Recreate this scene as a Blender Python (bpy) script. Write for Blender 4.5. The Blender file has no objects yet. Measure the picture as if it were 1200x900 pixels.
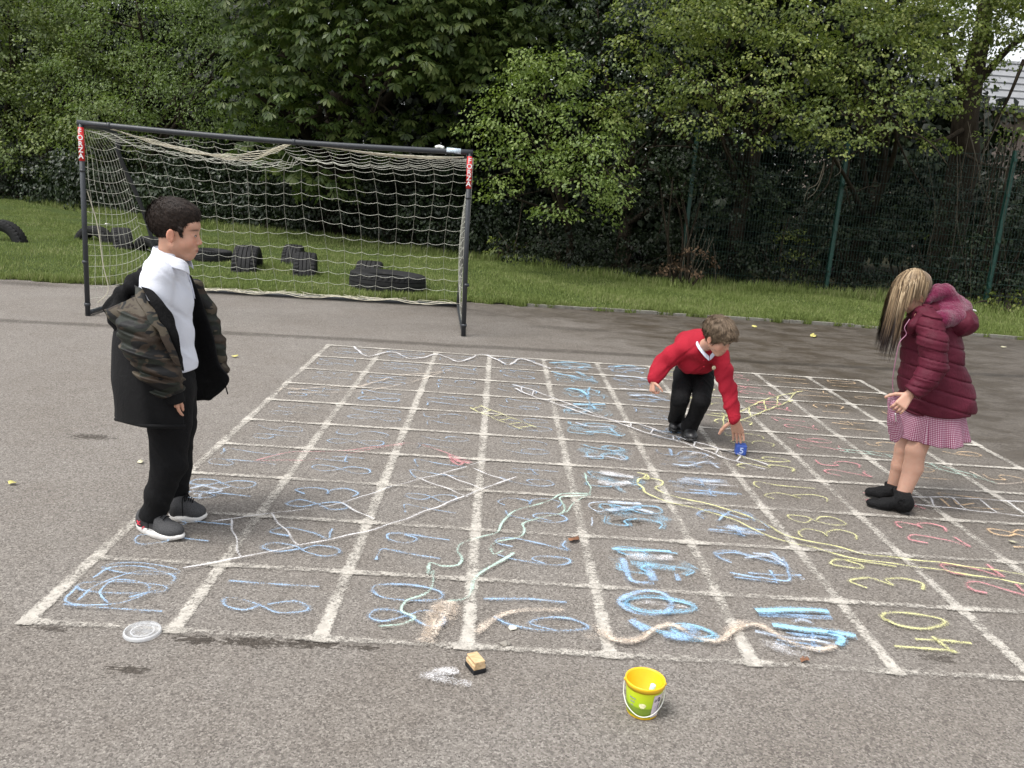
import bpy, bmesh, math, random
import numpy as np
from mathutils import Vector, Matrix
rng = np.random.default_rng(7); random.seed(7)
sc = bpy.context.scene
COL = sc.collection
PI = math.pi

# ---------------------------------------------------------------- camera
FPX = 970.0
CAM = np.array([1.5227, -2.5602, 1.5527])
_yaw, _pit, _rol = 0.0268, 0.2339, 0.0720
_f0 = np.array([math.sin(_yaw), math.cos(_yaw), 0]); _r0 = np.array([math.cos(_yaw), -math.sin(_yaw), 0]); _u0 = np.array([0, 0, 1.0])
FWD = _f0*math.cos(_pit) - _u0*math.sin(_pit)
_up = _u0*math.cos(_pit) + _f0*math.sin(_pit)
RGT = _r0*math.cos(_rol) + _up*math.sin(_rol)
UPV = _up*math.cos(_rol) - _r0*math.sin(_rol)
cd = bpy.data.cameras.new('camera'); cam = bpy.data.objects.new('camera', cd); COL.objects.link(cam)
cd.sensor_width = 36; cd.lens = FPX/1200*36; cd.clip_end = 3000; cd.clip_start = 0.05
m = Matrix(((RGT[0], UPV[0], -FWD[0], CAM[0]), (RGT[1], UPV[1], -FWD[1], CAM[1]), (RGT[2], UPV[2], -FWD[2], CAM[2]), (0, 0, 0, 1)))
cam.matrix_world = m
sc.camera = cam

def ray(px, py):
    return FWD + RGT*(px-600)/FPX + UPV*(450-py)/FPX
def gnd(px, py, z=0.0):
    "surveyed point of the ground"
    d = ray(px, py); t = (z-CAM[2])/d[2]; return CAM + d*t
def at(px, py, Y):
    "surveyed point at depth Y"
    d = ray(px, py); t = (Y-CAM[1])/d[1]; return CAM + d*t

# ---------------------------------------------------------------- objects
def mesh_obj(name, V, F, mat=None, parent=None, smooth=False):
    me = bpy.data.meshes.new(name)
    V = np.asarray(V, dtype=np.float32)
    if isinstance(F, np.ndarray):
        n, k = F.shape
        me.vertices.add(len(V)); me.vertices.foreach_set('co', V.ravel())
        me.loops.add(n*k); me.loops.foreach_set('vertex_index', F.astype(np.int32).ravel())
        me.polygons.add(n); me.polygons.foreach_set('loop_start', np.arange(0, n*k, k, dtype=np.int32))
        me.polygons.foreach_set('loop_total', np.full(n, k, dtype=np.int32))
        me.update(calc_edges=True)
    else:
        me.from_pydata([tuple(map(float, v)) for v in V], [], F); me.update()
    if smooth: me.polygons.foreach_set('use_smooth', np.ones(len(me.polygons), dtype=bool))
    o = bpy.data.objects.new(name, me); COL.objects.link(o)
    if mat is not None:
        for mm in (mat if isinstance(mat, (list, tuple)) else [mat]): me.materials.append(mm)
    if parent is not None:
        o.parent = parent
        o.matrix_parent_inverse = Matrix.Translation(-Vector(parent.location))
    return o
def thing(name, label, cat, loc=(0, 0, 0), group=None):
    o = bpy.data.objects.new(name, None); COL.objects.link(o); o.location = tuple(float(v) for v in loc)
    o.empty_display_size = 0.1
    return tag(o, label, cat, group)
def tag(o, label=None, cat=None, group=None, kind=None):
    if label: o['label'] = label
    if cat: o['category'] = cat
    if group: o['group'] = group
    if kind: o['kind'] = kind
    return o
def fattr(o, name, vals, domain='POINT'):
    a = o.data.attributes.new(name, 'FLOAT', domain); a.data.foreach_set('value', np.asarray(vals, dtype=np.float32).ravel())
def cattr(o, name, vals):
    v = np.asarray(vals, dtype=np.float32)
    if v.shape[1] == 3: v = np.concatenate([v, np.ones((len(v), 1), np.float32)], 1)
    a = o.data.attributes.new(name, 'FLOAT_COLOR', 'POINT'); a.data.foreach_set('color', v.ravel())
def copy_tree(o, loc=None, rz=None, label=None, parent=None):
    c = o.copy(); COL.objects.link(c)
    if parent is not None: c.parent = parent
    for ch in list(o.children): copy_tree(ch, parent=c)
    if loc is not None: c.location = loc
    if rz is not None: c.rotation_euler = rz
    if label: c['label'] = label
    return c

Z3 = np.array([0, 0, 1.])
def unit(v): return v/(np.linalg.norm(v, axis=-1, keepdims=True)+1e-9)
class MB:
    "mesh builder"
    def __init__(s): s.V = []; s.F = []; s.n = 0
    def add(s, V, F):
        s.V.append(np.asarray(V, float)); s.F += [tuple(i+s.n for i in f) for f in F]; s.n += len(V)
    def box(s, c, size, R=None):
        c = np.asarray(c, float); h = np.asarray(size, float)/2
        P = np.array([[x, y, z] for x in (-1, 1) for y in (-1, 1) for z in (-1, 1)])*h
        if R is not None: P = P@np.asarray(R).T
        s.add(P+c, [(0, 1, 3, 2), (4, 6, 7, 5), (0, 4, 5, 1), (2, 3, 7, 6), (0, 2, 6, 4), (1, 5, 7, 3)])
    def tube(s, P, r, n=8, cap=True):
        P = np.asarray(P, float); m = len(P); r = np.broadcast_to(np.asarray(r, float), (m,))
        T = np.gradient(P, axis=0); T /= np.linalg.norm(T, axis=1)[:, None]+1e-12
        u = np.cross(T[0], [0, 0, 1.0])
        if np.linalg.norm(u) < .1: u = np.cross(T[0], [1.0, 0, 0])
        u /= np.linalg.norm(u); V = []
        a = np.arange(n)*2*PI/n
        for i in range(m):
            u = u - T[i]*np.dot(u, T[i]); u /= np.linalg.norm(u)+1e-12; w = np.cross(T[i], u)
            V.append(P[i]+r[i]*(np.cos(a)[:, None]*u+np.sin(a)[:, None]*w))
        V = np.concatenate(V); F = []
        for i in range(m-1):
            for j in range(n):
                F.append((i*n+j, i*n+(j+1) % n, (i+1)*n+(j+1) % n, (i+1)*n+j))
        if cap: F.append(tuple(range(n))[::-1]); F.append(tuple((m-1)*n+j for j in range(n)))
        s.add(V, F)
    def lathe(s, prof, n=32, c=(0, 0, 0)):
        c = np.asarray(c, float); m = len(prof); V = []; F = []
        for (r, z) in prof:
            for j in range(n):
                t = 2*PI*j/n; V.append((c[0]+r*math.cos(t), c[1]+r*math.sin(t), c[2]+z))
        for i in range(m-1):
            for j in range(n):
                F.append((i*n+j, i*n+(j+1) % n, (i+1)*n+(j+1) % n, (i+1)*n+j))
        s.add(V, F)
    def build(s, name, mat, parent=None, smooth=False):
        return mesh_obj(name, np.concatenate(s.V), s.F, mat, parent, smooth)

def catmull(P, n):
    P = np.asarray(P, float); m = len(P)
    if m == 2: t = np.linspace(0, 1, n)[:, None]; return P[0]*(1-t)+P[1]*t
    Q = np.vstack([2*P[0]-P[1], P, 2*P[-1]-P[-2]]); out = []
    for t in np.linspace(0, m-1-1e-9, n):
        i = int(t); u = t-i; a, b, c, d = Q[i], Q[i+1], Q[i+2], Q[i+3]
        out.append(.5*((2*b)+(c-a)*u+(2*a-5*b+4*c-d)*u*u+(3*b-a-3*c+d)*u**3))
    return np.array(out)

# ---------------------------------------------------------------- materials
class NT:
    def __init__(s, name):
        s.m = bpy.data.materials.new(name); s.m.use_nodes = True; s.t = s.m.node_tree
        s.b = s.t.nodes['Principled BSDF']; s.out = s.t.nodes['Material Output']
    def n(s, typ, **kw):
        x = s.t.nodes.new(typ)
        for k, v in kw.items(): setattr(x, k, v)
        return x
    def put(s, sock, v):
        if hasattr(v, 'is_output') or isinstance(v, bpy.types.NodeSocket): s.t.links.new(v, sock)
        elif isinstance(v, (tuple, list)) and len(v) == 3 and sock.type == 'RGBA': sock.default_value = (*v, 1)
        else: sock.default_value = v
    def math(s, op, *a, clamp=False):
        x = s.n('ShaderNodeMath', operation=op, use_clamp=clamp)
        for i, v in enumerate(a): s.put(x.inputs[i], v)
        return x.outputs[0]
    def mul(s, a, b): return s.math('MULTIPLY', a, b)
    def addm(s, a, b): return s.math('ADD', a, b)
    def sub(s, a, b): return s.math('SUBTRACT', a, b)
    def smooth(s, v, a, b, lo=0., hi=1.):
        x = s.n('ShaderNodeMapRange', interpolation_type='SMOOTHSTEP'); s.put(x.inputs[0], v)
        for i, k in enumerate((a, b, lo, hi)): s.put(x.inputs[1+i], k)
        return x.outputs[0]
    def pos(s): return s.n('ShaderNodeNewGeometry').outputs['Position']
    def obj(s): return s.n('ShaderNodeTexCoord').outputs['Object']
    def vmul(s, v, k):
        x = s.n('ShaderNodeVectorMath', operation='MULTIPLY'); s.put(x.inputs[0], v); x.inputs[1].default_value = k; return x.outputs[0]
    def xyz(s, v):
        x = s.n('ShaderNodeSeparateXYZ'); s.put(x.inputs[0], v); return x.outputs
    def noise(s, scale, detail=3, rough=.5, vec=None, dist=0.):
        x = s.n('ShaderNodeTexNoise'); x.inputs['Scale'].default_value = scale; x.inputs['Detail'].default_value = detail
        x.inputs['Roughness'].default_value = rough; x.inputs['Distortion'].default_value = dist
        if vec is not None: s.put(x.inputs['Vector'], vec)
        return x.outputs['Fac']
    def vor(s, scale, vec=None, feature='F1', out='Distance', rand=1.):
        x = s.n('ShaderNodeTexVoronoi', feature=feature); x.inputs['Scale'].default_value = scale; x.inputs['Randomness'].default_value = rand
        if vec is not None: s.put(x.inputs['Vector'], vec)
        return x.outputs[out]
    def attr(s, name, out='Fac'):
        return s.n('ShaderNodeAttribute', attribute_name=name).outputs[out]
    def mix(s, f, a, b, blend='MIX'):
        x = s.n('ShaderNodeMix', data_type='RGBA', blend_type=blend); s.put(x.inputs[0], f)
        s.put(x.inputs[6], a if not (isinstance(a, (tuple, list)) and len(a) == 3) else (*a, 1)); s.put(x.inputs[7], b if not (isinstance(b, (tuple, list)) and len(b) == 3) else (*b, 1))
        return x.outputs[2]
    def ramp(s, f, stops):
        x = s.n('ShaderNodeValToRGB'); e = x.color_ramp.elements
        while len(e) < len(stops): e.new(.5)
        for i, (p, c) in enumerate(stops): e[i].position = p; e[i].color = (*c, 1)
        s.put(x.inputs[0], f); return x.outputs[0]
    def bump(s, h, strength=.3, dist=.01, normal=None):
        x = s.n('ShaderNodeBump'); x.inputs['Strength'].default_value = strength; x.inputs['Distance'].default_value = dist
        s.put(x.inputs['Height'], h)
        if normal is not None: s.put(x.inputs['Normal'], normal)
        s.put(s.b.inputs['Normal'], x.outputs[0]); return x.outputs[0]
    def set(s, **kw):
        names = dict(color='Base Color', rough='Roughness', metal='Metallic', alpha='Alpha', spec='Specular IOR Level', trans='Transmission Weight',
                     sss='Subsurface Weight', sheen='Sheen Weight', coat='Coat Weight')
        for k, v in kw.items(): s.put(s.b.inputs[names[k]], v)
        return s

def fabric(name, col, var=.25, scale=30, bump=.3, rough=.85, fold=6, sheen=0., bdist=.004):
    t = NT(name); o = t.obj(); n1 = t.noise(fold, 3, .6, o); n2 = t.noise(scale*8, 2, .5, o)
    d = tuple(c*(1-var) for c in col); l = tuple(min(1, c*(1+var)) for c in col)
    t.set(color=t.ramp(t.addm(t.mul(n1, .7), t.mul(n2, .3)), [(.3, d), (.7, l)]), rough=rough, sheen=sheen, spec=.25)
    t.bump(t.addm(t.noise(fold*3, 3, .6, o, .6), t.mul(n2, .15)), bump, bdist*4)
    return t.m
def plain(name, col, rough=.5, metal=0., noise=.12, nscale=20, bump=.1, spec=.5):
    t = NT(name); o = t.obj(); n1 = t.noise(nscale, 4, .6, o)
    d = tuple(c*(1-noise) for c in col); l = tuple(min(1, c*(1+noise)) for c in col)
    t.set(color=t.ramp(n1, [(.3, d), (.7, l)]), rough=t.smooth(n1, .3, .7, rough*.85, min(1, rough*1.1)), metal=metal, spec=spec)
    t.bump(t.noise(nscale*6, 3, .6, o), bump, .003)
    return t.m

# ---------------------------------------------------------------- world, sun (a bright overcast day)
SUN_EL, SUN_AZ = math.radians(64), math.radians(-120)     # azimuth measured from +Y towards +X
w = bpy.data.worlds.new('World'); sc.world = w; w.use_nodes = True
nt = w.node_tree; bg = nt.nodes['Background']
sky = nt.nodes.new('ShaderNodeTexSky'); sky.sky_type = 'NISHITA'; sky.sun_disc = False
sky.sun_elevation = SUN_EL; sky.sun_rotation = SUN_AZ
sky.air_density = 1.0; sky.dust_density = 3.0; sky.ozone_density = 1.0
hs = nt.nodes.new('ShaderNodeHueSaturation'); hs.inputs['Saturation'].default_value = .18
nt.links.new(sky.outputs[0], hs.inputs['Color']); nt.links.new(hs.outputs[0], bg.inputs['Color'])
bg.inputs['Strength'].default_value = .15
sl = bpy.data.lights.new('sun', 'SUN'); sl.energy = 1.2; sl.angle = math.radians(18); sl.color = (1, .97, .92)
so = bpy.data.objects.new('sun', sl); COL.objects.link(so); so.location = (-6, -4, 12)
sd = Vector((math.sin(SUN_AZ)*math.cos(SUN_EL), math.cos(SUN_AZ)*math.cos(SUN_EL), math.sin(SUN_EL)))
so.rotation_euler = sd.to_track_quat('Z', 'Y').to_euler()
sc.view_settings.view_transform = 'Standard'; sc.view_settings.look = 'None'; sc.view_settings.gamma = 1
sc.view_settings.exposure = 0.95
try: sc.view_settings.use_curve_mapping = False
except Exception: pass
sc.render.engine = 'CYCLES'
sc.cycles.use_denoising = True
sc.cycles.max_bounces = 6; sc.cycles.diffuse_bounces = 3; sc.cycles.transparent_max_bounces = 24
sc.cycles.transmission_bounces = 4; sc.cycles.glossy_bounces = 2
# ================================================================ GROUND
C = .5                                   # one square of the painted hundred square
EDGE = np.array([(-80, 6.9), (-30, 7.1), (-12, 7.45), (-4.6, 7.73), (-1.5, 7.91), (1.28, 8.49), (4.08, 8.63), (6.47, 8.69), (8.78, 8.57), (11, 8.3), (16, 7.6), (30, 5), (80, -8)])
def edge_y(x): return np.interp(x, EDGE[:, 0], EDGE[:, 1])

t = NT('asphalt'); p = t.pos(); P = t.xyz(p)
fine = t.vor(200, p); med = t.noise(120, 2, .7, p); big = t.noise(1.1, 5, .6, p); mid = t.noise(7, 4, .65, p)
stone = t.vor(170, p, out='Color'); sv = t.xyz(stone)[0]
wob = t.noise(1.6, 4, .6, p)
# wet ground under the trees, towards the right and back
wa = t.addm(t.mul(P[0], .30), t.mul(P[1], .16))
wa = t.addm(wa, t.mul(t.sub(wob, .5), .9))
wet = t.math('MAXIMUM', t.smooth(wa, 1.45, 2.2), t.smooth(wa, .75, 1.8, 0, .42))
farwet = t.mul(t.smooth(t.addm(P[1], t.mul(t.sub(wob, .5), 2.2)), 6.2, 7.9), t.smooth(P[0], -1.2, 2.6, .0, .8))
wet = t.math('MAXIMUM', wet, farwet)
spl = t.smooth(t.noise(2.3, 5, .7, t.vmul(p, (1, 1.6, 1))), .40, .62)
wet = t.mul(wet, t.addm(.68, t.mul(spl, .32)))
base = t.ramp(t.addm(t.mul(sv, .62), t.mul(med, .38)), [(.12, (.088, .078, .070)), (.42, (.180, .163, .146)), (.68, (.232, .212, .190)), (.92, (.37, .345, .31))])
base = t.mix(t.smooth(big, .3, .7, .0, .6), base, t.mix(1., base, (.80, .77, .74), 'MULTIPLY'))
base = t.mix(t.smooth(mid, .45, .75, 0, .5), base, t.mix(1., base, (.84, .82, .80), 'MULTIPLY'))
stain = None
sn = t.mul(t.sub(t.noise(42, 4, .75, t.vmul(p, (.7, 1.5, 1))), .5), 5.5)
for (sx, sy, rx, ry, s) in [(-.73, 1.98, .12, .045, .85), (2.24, 1.215, .075, .035, .9), (.60, -.045, .075, .026, .95), (.78, -.040, .10, .030, .95), (.97, -.03, .12, .026, .95), (1.16, -.035, .05, .014, .9),
                            (.45, -.237, .06, .022, .9), (3.21, .11, .06, .03, .7), (.1, -.03, .06, .016, .8), (1.98, .03, .045, .016, .7),
                            (-4.2, 7.5, .55, .16, .7), (2.4, 6.9, .5, .12, .5), (-1.6, 5.05, .2, .03, .5)]:
    dx = t.math('DIVIDE', t.sub(P[0], sx), rx); dy = t.math('DIVIDE', t.sub(P[1], sy), ry)
    r = t.math('SQRT', t.addm(t.mul(dx, dx), t.mul(dy, dy)))
    r = t.addm(r, sn)
    s_ = t.smooth(r, .80, 1.0, s, 0)
    stain = s_ if stain is None else t.math('MAXIMUM', stain, s_)
# long seam between two asphalt lays
sy = t.sub(P[1], t.addm(t.addm(5.36, t.mul(P[0], .062)), t.mul(t.sub(t.noise(1.4, 4, .7, p), .5), .16)))
seam = t.smooth(t.math('ABSOLUTE', sy), .03, .13, .62, 0)
seam = t.mul(seam, t.smooth(t.noise(9, 4, .7, p), .3, .5, .35, 1.))
edge = t.mul(t.smooth(P[1], 6.9, 8.4, 0, .35), t.smooth(t.noise(3, 5, .7, p), .4, .6))
dark = t.math('MAXIMUM', t.math('MAXIMUM', stain, seam), edge)
c = t.mix(wet, base, t.mix(1., base, (.30, .255, .195), 'MULTIPLY'))
c = t.mix(dark, c, t.mix(1., c, (.30, .28, .26), 'MULTIPLY'))
t.set(color=c, rough=t.smooth(wet, 0, 1, .9, .5), spec=t.smooth(wet, 0, 1, .3, .45))
h = t.addm(t.mul(t.math('SUBTRACT', 1., fine), .5), t.mul(med, .6))
t.bump(h, .55, .006)
M_ASPH = t.m

t = NT('grass_soil'); p = t.pos()
t.set(color=t.ramp(t.addm(t.mul(t.noise(2.2, 4, .6, p), .5), t.mul(t.noise(60, 3, .7, p), .5)), [(.3, (.030, .040, .014)), (.5, (.06, .085, .025)), (.7, (.09, .12, .035))]), rough=.95, spec=.1)
t.bump(t.noise(50, 3, .7, p), .8, .03); M_SOIL = t.m
t = NT('woodland_floor'); p = t.pos()
t.set(color=t.ramp(t.noise(5, 5, .7, p), [(.3, (.012, .012, .007)), (.6, (.03, .028, .015)), (.8, (.03, .045, .014))]), rough=.95, spec=.1)
t.bump(t.noise(30, 3, .7, p), .8, .03); M_FLOOR = t.m

def sheet(name, x0, x1, nx, rows, z, mat, kind='structure'):
    xs = np.linspace(x0, x1, nx); V = []
    for r in rows:
        y = r(xs) if callable(r) else np.full(nx, float(r))
        V.append(np.stack([xs, y, z(xs, y) if callable(z) else np.full(nx, float(z))], 1))
    V = np.concatenate(V); i = np.arange(nx-1); F = []
    for j in range(len(rows)-1):
        a = j*nx+i; F.append(np.stack([a, a+1, a+1+nx, a+nx], 1))
    o = mesh_obj(name, V, np.concatenate(F), mat); o['kind'] = kind; return o
o = mesh_obj('ground', [(-600, -300, -.06), (600, -300, -.06), (600, 900, -.06), (-600, 900, -.06)], [(0, 1, 2, 3)], M_FLOOR); o['kind'] = 'structure'
sheet('asphalt_playground', -80, 80, 161, [-60, -5, 0, 5, lambda x: edge_y(x)+.25], 0.0, M_ASPH)
def rag(x): return edge_y(x) + .05*np.sin(x*9.1)*np.sin(x*3.7+1) + .04*np.sin(x*23.)*np.sin(x*7.3)
def wood_y(x): return np.interp(x, [-80, -30, -14, -9, -5.5, -2, 1.1, 4, 7.2, 10.5, 16, 80], [34, 29, 24.5, 20.5, 17.8, 16.4, 14.8, 12.4, 12.0, 11.4, 11, 11])
def lawn_z(x, y):
    e = np.clip((y-edge_y(x))/.35, 0, 1)
    return .012 + e*.05 + .035*np.sin(x*.9+1.3*np.sin(y*.7))*np.clip((y-edge_y(x))/2, 0, 1) + .02*np.sin(x*2.7+y*1.9)*e
rws = [lambda x, k=k: rag(x)*(1-k)+(wood_y(x)+1.2)*k for k in (0, .02, .05, .1, .17, .25, .34, .44, .55, .67, .8, .9, 1.)]
sheet('lawn', -60, 40, 1001, rws, lawn_z, M_SOIL)

# concrete edging along the right half of the asphalt
t = NT('old_concrete'); p = t.pos()
t.set(color=t.ramp(t.noise(14, 5, .7, p), [(.3, (.10, .095, .08)), (.55, (.20, .19, .165)), (.75, (.13, .15, .09))]), rough=.9, spec=.2); t.bump(t.noise(60, 4, .7, p), .6, .006); M_CONC = t.m
mb = MB(); xs = np.arange(1.9, 14, .915)
for k in range(len(xs)-1):
    x0, x1 = xs[k]+.004, xs[k+1]-.004; y0, y1 = edge_y(x0), edge_y(x1); c = np.array([(x0+x1)/2, (y0+y1)/2+.0, -.008+.006*math.sin(k*2.1)])
    a = math.atan2(y1-y0, x1-x0)+.006*math.sin(k*5.); R = [[math.cos(a), -math.sin(a), 0], [math.sin(a), math.cos(a), 0], [0, 0, 1]]
    mb.box(c, (math.hypot(x1-x0, y1-y0), .05, .09), R)
o = mb.build('kerb', M_CONC); o['kind'] = 'structure'
bv = o.modifiers.new('b', 'BEVEL'); bv.width = .006; bv.segments = 2

# grass blades
def blades(n, x0, x1, yfun, hmin, hmax, mat, name, wid=.006):
    x = rng.uniform(x0, x1, n); u = rng.uniform(0, 1, n); y = yfun(x, u); z = lawn_z(x, y)
    h = rng.uniform(hmin, hmax, n)*(.55+.45*np.sin(x*1.7+np.sin(y*1.3)*2)**2); a = rng.uniform(0, 2*PI, n); w = rng.uniform(.6, 1.4, n)*wid
    lean = rng.normal(0, .45, n)*h; b = a+PI/2
    p0 = np.stack([x-np.cos(a)*w, y-np.sin(a)*w, z-.01], 1); p1 = np.stack([x+np.cos(a)*w, y+np.sin(a)*w, z-.01], 1)
    tp = np.stack([x+np.cos(b)*lean, y+np.sin(b)*lean, z+h], 1)
    V = np.stack([p0, p1, tp], 1).reshape(-1, 3); F = np.arange(3*n).reshape(n, 3)
    o = mesh_obj(name, V, F, mat); fattr(o, 'rnd', rng.uniform(0, 1, n), 'FACE'); return o
t = NT('grass_blade'); p = t.pos(); r = t.attr('rnd')
pat = t.addm(t.mul(t.noise(.8, 4, .6, p), .55), t.mul(r, .45))
cc = t.ramp(pat, [(.28, (.115, .155, .038)), (.45, (.175, .230, .060)), (.62, (.225, .275, .085)), (.8, (.36, .35, .18))])
t.set(color=cc, rough=.6, spec=.25)
tr = t.n('ShaderNodeBsdfTranslucent'); t.put(tr.inputs[0], cc); ms = t.n('ShaderNodeMixShader'); ms.inputs[0].default_value = .3
t.t.links.new(t.b.outputs[0], ms.inputs[1]); t.t.links.new(tr.outputs[0], ms.inputs[2]); t.t.links.new(ms.outputs[0], t.out.inputs[0]); M_BLADE = t.m
def yf(x, u): return rag(x)+(wood_y(x)+.6-rag(x))*u**1.25
g1 = blades(330000, -14, 11.5, yf, .025, .07, M_BLADE, 'grass', .0055)
tag(g1, 'short green grass covering the verge between the asphalt and the trees', 'grass', kind='stuff')
g2 = blades(30000, -9, 11, lambda x, u: rag(x)-.02+u*.16, .03, .11, M_BLADE, 'grass', .006)
tag(g2, 'ragged longer grass hanging over the edge of the asphalt', 'grass', kind='stuff')
g3 = blades(26000, -13, 11, lambda x, u: wood_y(x)-.6+u*1.3, .06, .22, M_BLADE, 'grass', .009)
tag(g3, 'taller rough grass at the foot of the hedges', 'grass', kind='stuff')
# ================================================================ PAINTED HUNDRED SQUARE AND CHALK
def paint_mat(name, col, col2, sc1, k, lowf=2.2, efall=.55):
    t = NT(name); p = t.pos(); d = t.attr('dens'); e = t.attr('edge')
    nz = t.addm(t.mul(t.noise(sc1, 2, .75, p), .72), t.mul(t.noise(lowf*6, 2, .6, p), .28))
    stone = t.vor(150, p)
    nz = t.addm(nz, t.mul(t.sub(stone, .35), .22))
    ee = t.math('POWER', t.math('ABSOLUTE', e), 3.)
    v = t.sub(t.mul(d, t.sub(1.0, t.mul(ee, efall))), nz)
    a = t.math('MULTIPLY', t.addm(v, .04), k, clamp=True)
    t.set(color=t.ramp(t.noise(30, 2, .7, p), [(.3, col), (.7, col2)]), rough=.9, spec=.15, alpha=a)
    return t.m
M_PAINT = paint_mat('worn_white_paint', (.38, .355, .315), (.54, .505, .45), 70, 3.4)
def chalk_mat(name, c): return paint_mat('chalk_'+name, tuple(x*.92 for x in c), c, 190, 2.7, 2.2, .85)
CH = dict(white=chalk_mat('white', (.80, .79, .80)), blue=chalk_mat('blue', (.40, .60, .86)), sky=chalk_mat('sky', (.36, .68, .92)), pale=chalk_mat('pale', (.60, .70, .84)),
          pink=chalk_mat('pink', (.80, .33, .36)), yellow=chalk_mat('yellow', (.82, .80, .38)), orange=chalk_mat('orange', (.80, .56, .33)),
          mint=chalk_mat('mint', (.58, .80, .70)), peach=chalk_mat('peach', (.80, .68, .56)))

class Rib:
    def __init__(s): s.V = []; s.F = []; s.d = []; s.e = []; s.n = 0
    def strip(s, P, w, dens, z):
        P = np.asarray(P, float)[:, :2]; m = len(P); T = np.gradient(P, axis=0); T /= np.linalg.norm(T, axis=1)[:, None]+1e-9
        N = np.stack([-T[:, 1], T[:, 0]], 1); w = np.broadcast_to(np.asarray(w, float), (m,))/2; dens = np.broadcast_to(np.asarray(dens, float), (m,))
        for k in (-1, 0, 1):
            q = P+N*(w*k)[:, None]; s.V.append(np.column_stack([q, np.full(m, z)])); s.e.append(np.full(m, abs(k))); s.d.append(dens)
        i = np.arange(m-1); b = s.n
        for k in (0, 1): s.F.append(np.stack([b+k*m+i, b+k*m+i+1, b+(k+1)*m+i+1, b+(k+1)*m+i], 1))
        s.n += 3*m
    def build(s, name, mat, parent=None):
        o = mesh_obj(name, np.concatenate(s.V), np.concatenate(s.F), mat, parent)
        fattr(o, 'dens', np.concatenate(s.d)); fattr(o, 'edge', np.concatenate(s.e)); return o

ZP = .004
r = Rib()
def nse(t, s): return .5*np.sin(t*3.1+s*1.7)+.3*np.sin(t*7.7+s*4.1)+.2*np.sin(t*17+s*2.3)
for i in range(11):                                     # lines running away from the camera
    t = np.linspace(-.02, 10*C+.02, 260); k = t/C; near = np.abs(k-np.round(k))
    d = .645 + .16*np.exp(-(near/.13)**2) + .07*nse(t, i) + .12*(t < .3)
    x = i*C + .003*nse(t*.8, i+5)
    r.strip(np.stack([x, t], 1), .066 + .004*nse(t*2, i), d + (.05 if i in (2, 3) else 0), ZP)
for j in range(11):                                     # cross lines
    t = np.linspace(-.02, 10*C+.02, 260); k = t/C; near = np.abs(k-np.round(k))
    d = (.62 if j < 4 else .68) + .17*np.exp(-(near/.12)**2) + .07*nse(t, j+20) + (-.02 if j == 0 else 0)
    y = j*C + .003*nse(t*.8, j+9)
    wd = .052+.012*np.exp(-(near/.1)**2)
    r.strip(np.stack([t, y], 1), wd, d, ZP+.003)
o = r.build('painted_grid', M_PAINT); o['kind'] = 'structure'

# hand-drawn digits (u to the right, v up), several strokes each
DG = {'0': [[(.5, 1), (.15, .85), (.05, .45), (.3, .03), (.7, .05), (.95, .5), (.8, .9), (.5, 1), (.35, .95)]],
      '1': [[(.5, 1), (.52, .5), (.5, 0)]],
      '2': [[(.08, .75), (.3, .98), (.75, .95), (.85, .7), (.5, .35), (.05, .03), (.5, .06), (.98, .02)]],
      '3': [[(.08, .9), (.5, 1), (.88, .8), (.7, .56), (.35, .5), (.75, .45), (.95, .2), (.6, 0), (.08, .08)]],
      '4': [[(.3, 1), (.1, .45), (.15, .4), (.95, .42)], [(.72, .75), (.7, .3), (.66, 0)]],
      '5': [[(.9, .98), (.3, .96), (.22, .6), (.6, .62), (.92, .35), (.6, .02), (.1, .08)]],
      '6': [[(.8, .98), (.35, .75), (.08, .3), (.35, .0), (.8, .1), (.85, .4), (.5, .5), (.15, .3)]],
      '7': [[(.05, .95), (.5, .97), (.95, .95), (.6, .5), (.4, 0)]],
      '8': [[(.55, .52), (.15, .75), (.35, .98), (.8, .92), (.75, .65), (.4, .45), (.08, .22), (.3, .0), (.8, .05), (.85, .3), (.5, .52)]],
      '9': [[(.85, .75), (.5, .55), (.15, .7), (.3, .97), (.75, .97), (.85, .75), (.75, .35), (.6, 0)]]}
colr = ['blue', 'blue', 'blue', 'blue', 'sky', 'blue', 'yellow', 'pink', 'orange', 'orange']
word = {'blue': 'pale blue', 'sky': 'bright blue', 'pink': 'pink', 'yellow': 'yellow', 'orange': 'orange'}
def numat(c, j):
    return (100-j if c == 0 else 81+j if c == 1 else 80-j if c == 2 else 61+j if c == 3 else 60-j if c == 4 else 41+j if c == 5 else 40-j if c == 6 else 21+j if c == 7 else 20-j if c == 8 else 1+j)
ordn = ['first', 'second', 'third', 'fourth', 'fifth', 'sixth', 'seventh', 'eighth', 'ninth', 'tenth']
cw = ['leftmost', 'second', 'third', 'fourth', 'fifth', 'sixth', 'seventh', 'eighth', 'ninth', 'tenth']
def visible(c, j):
    x, y = c*C+.25, j*C+.25; d = np.array([x, y, 0])-CAM; z = d@FWD; return 600+FPX*(d@RGT)/z < 1215
over = {0: (0, .36), 1: (1, .34)}
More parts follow.
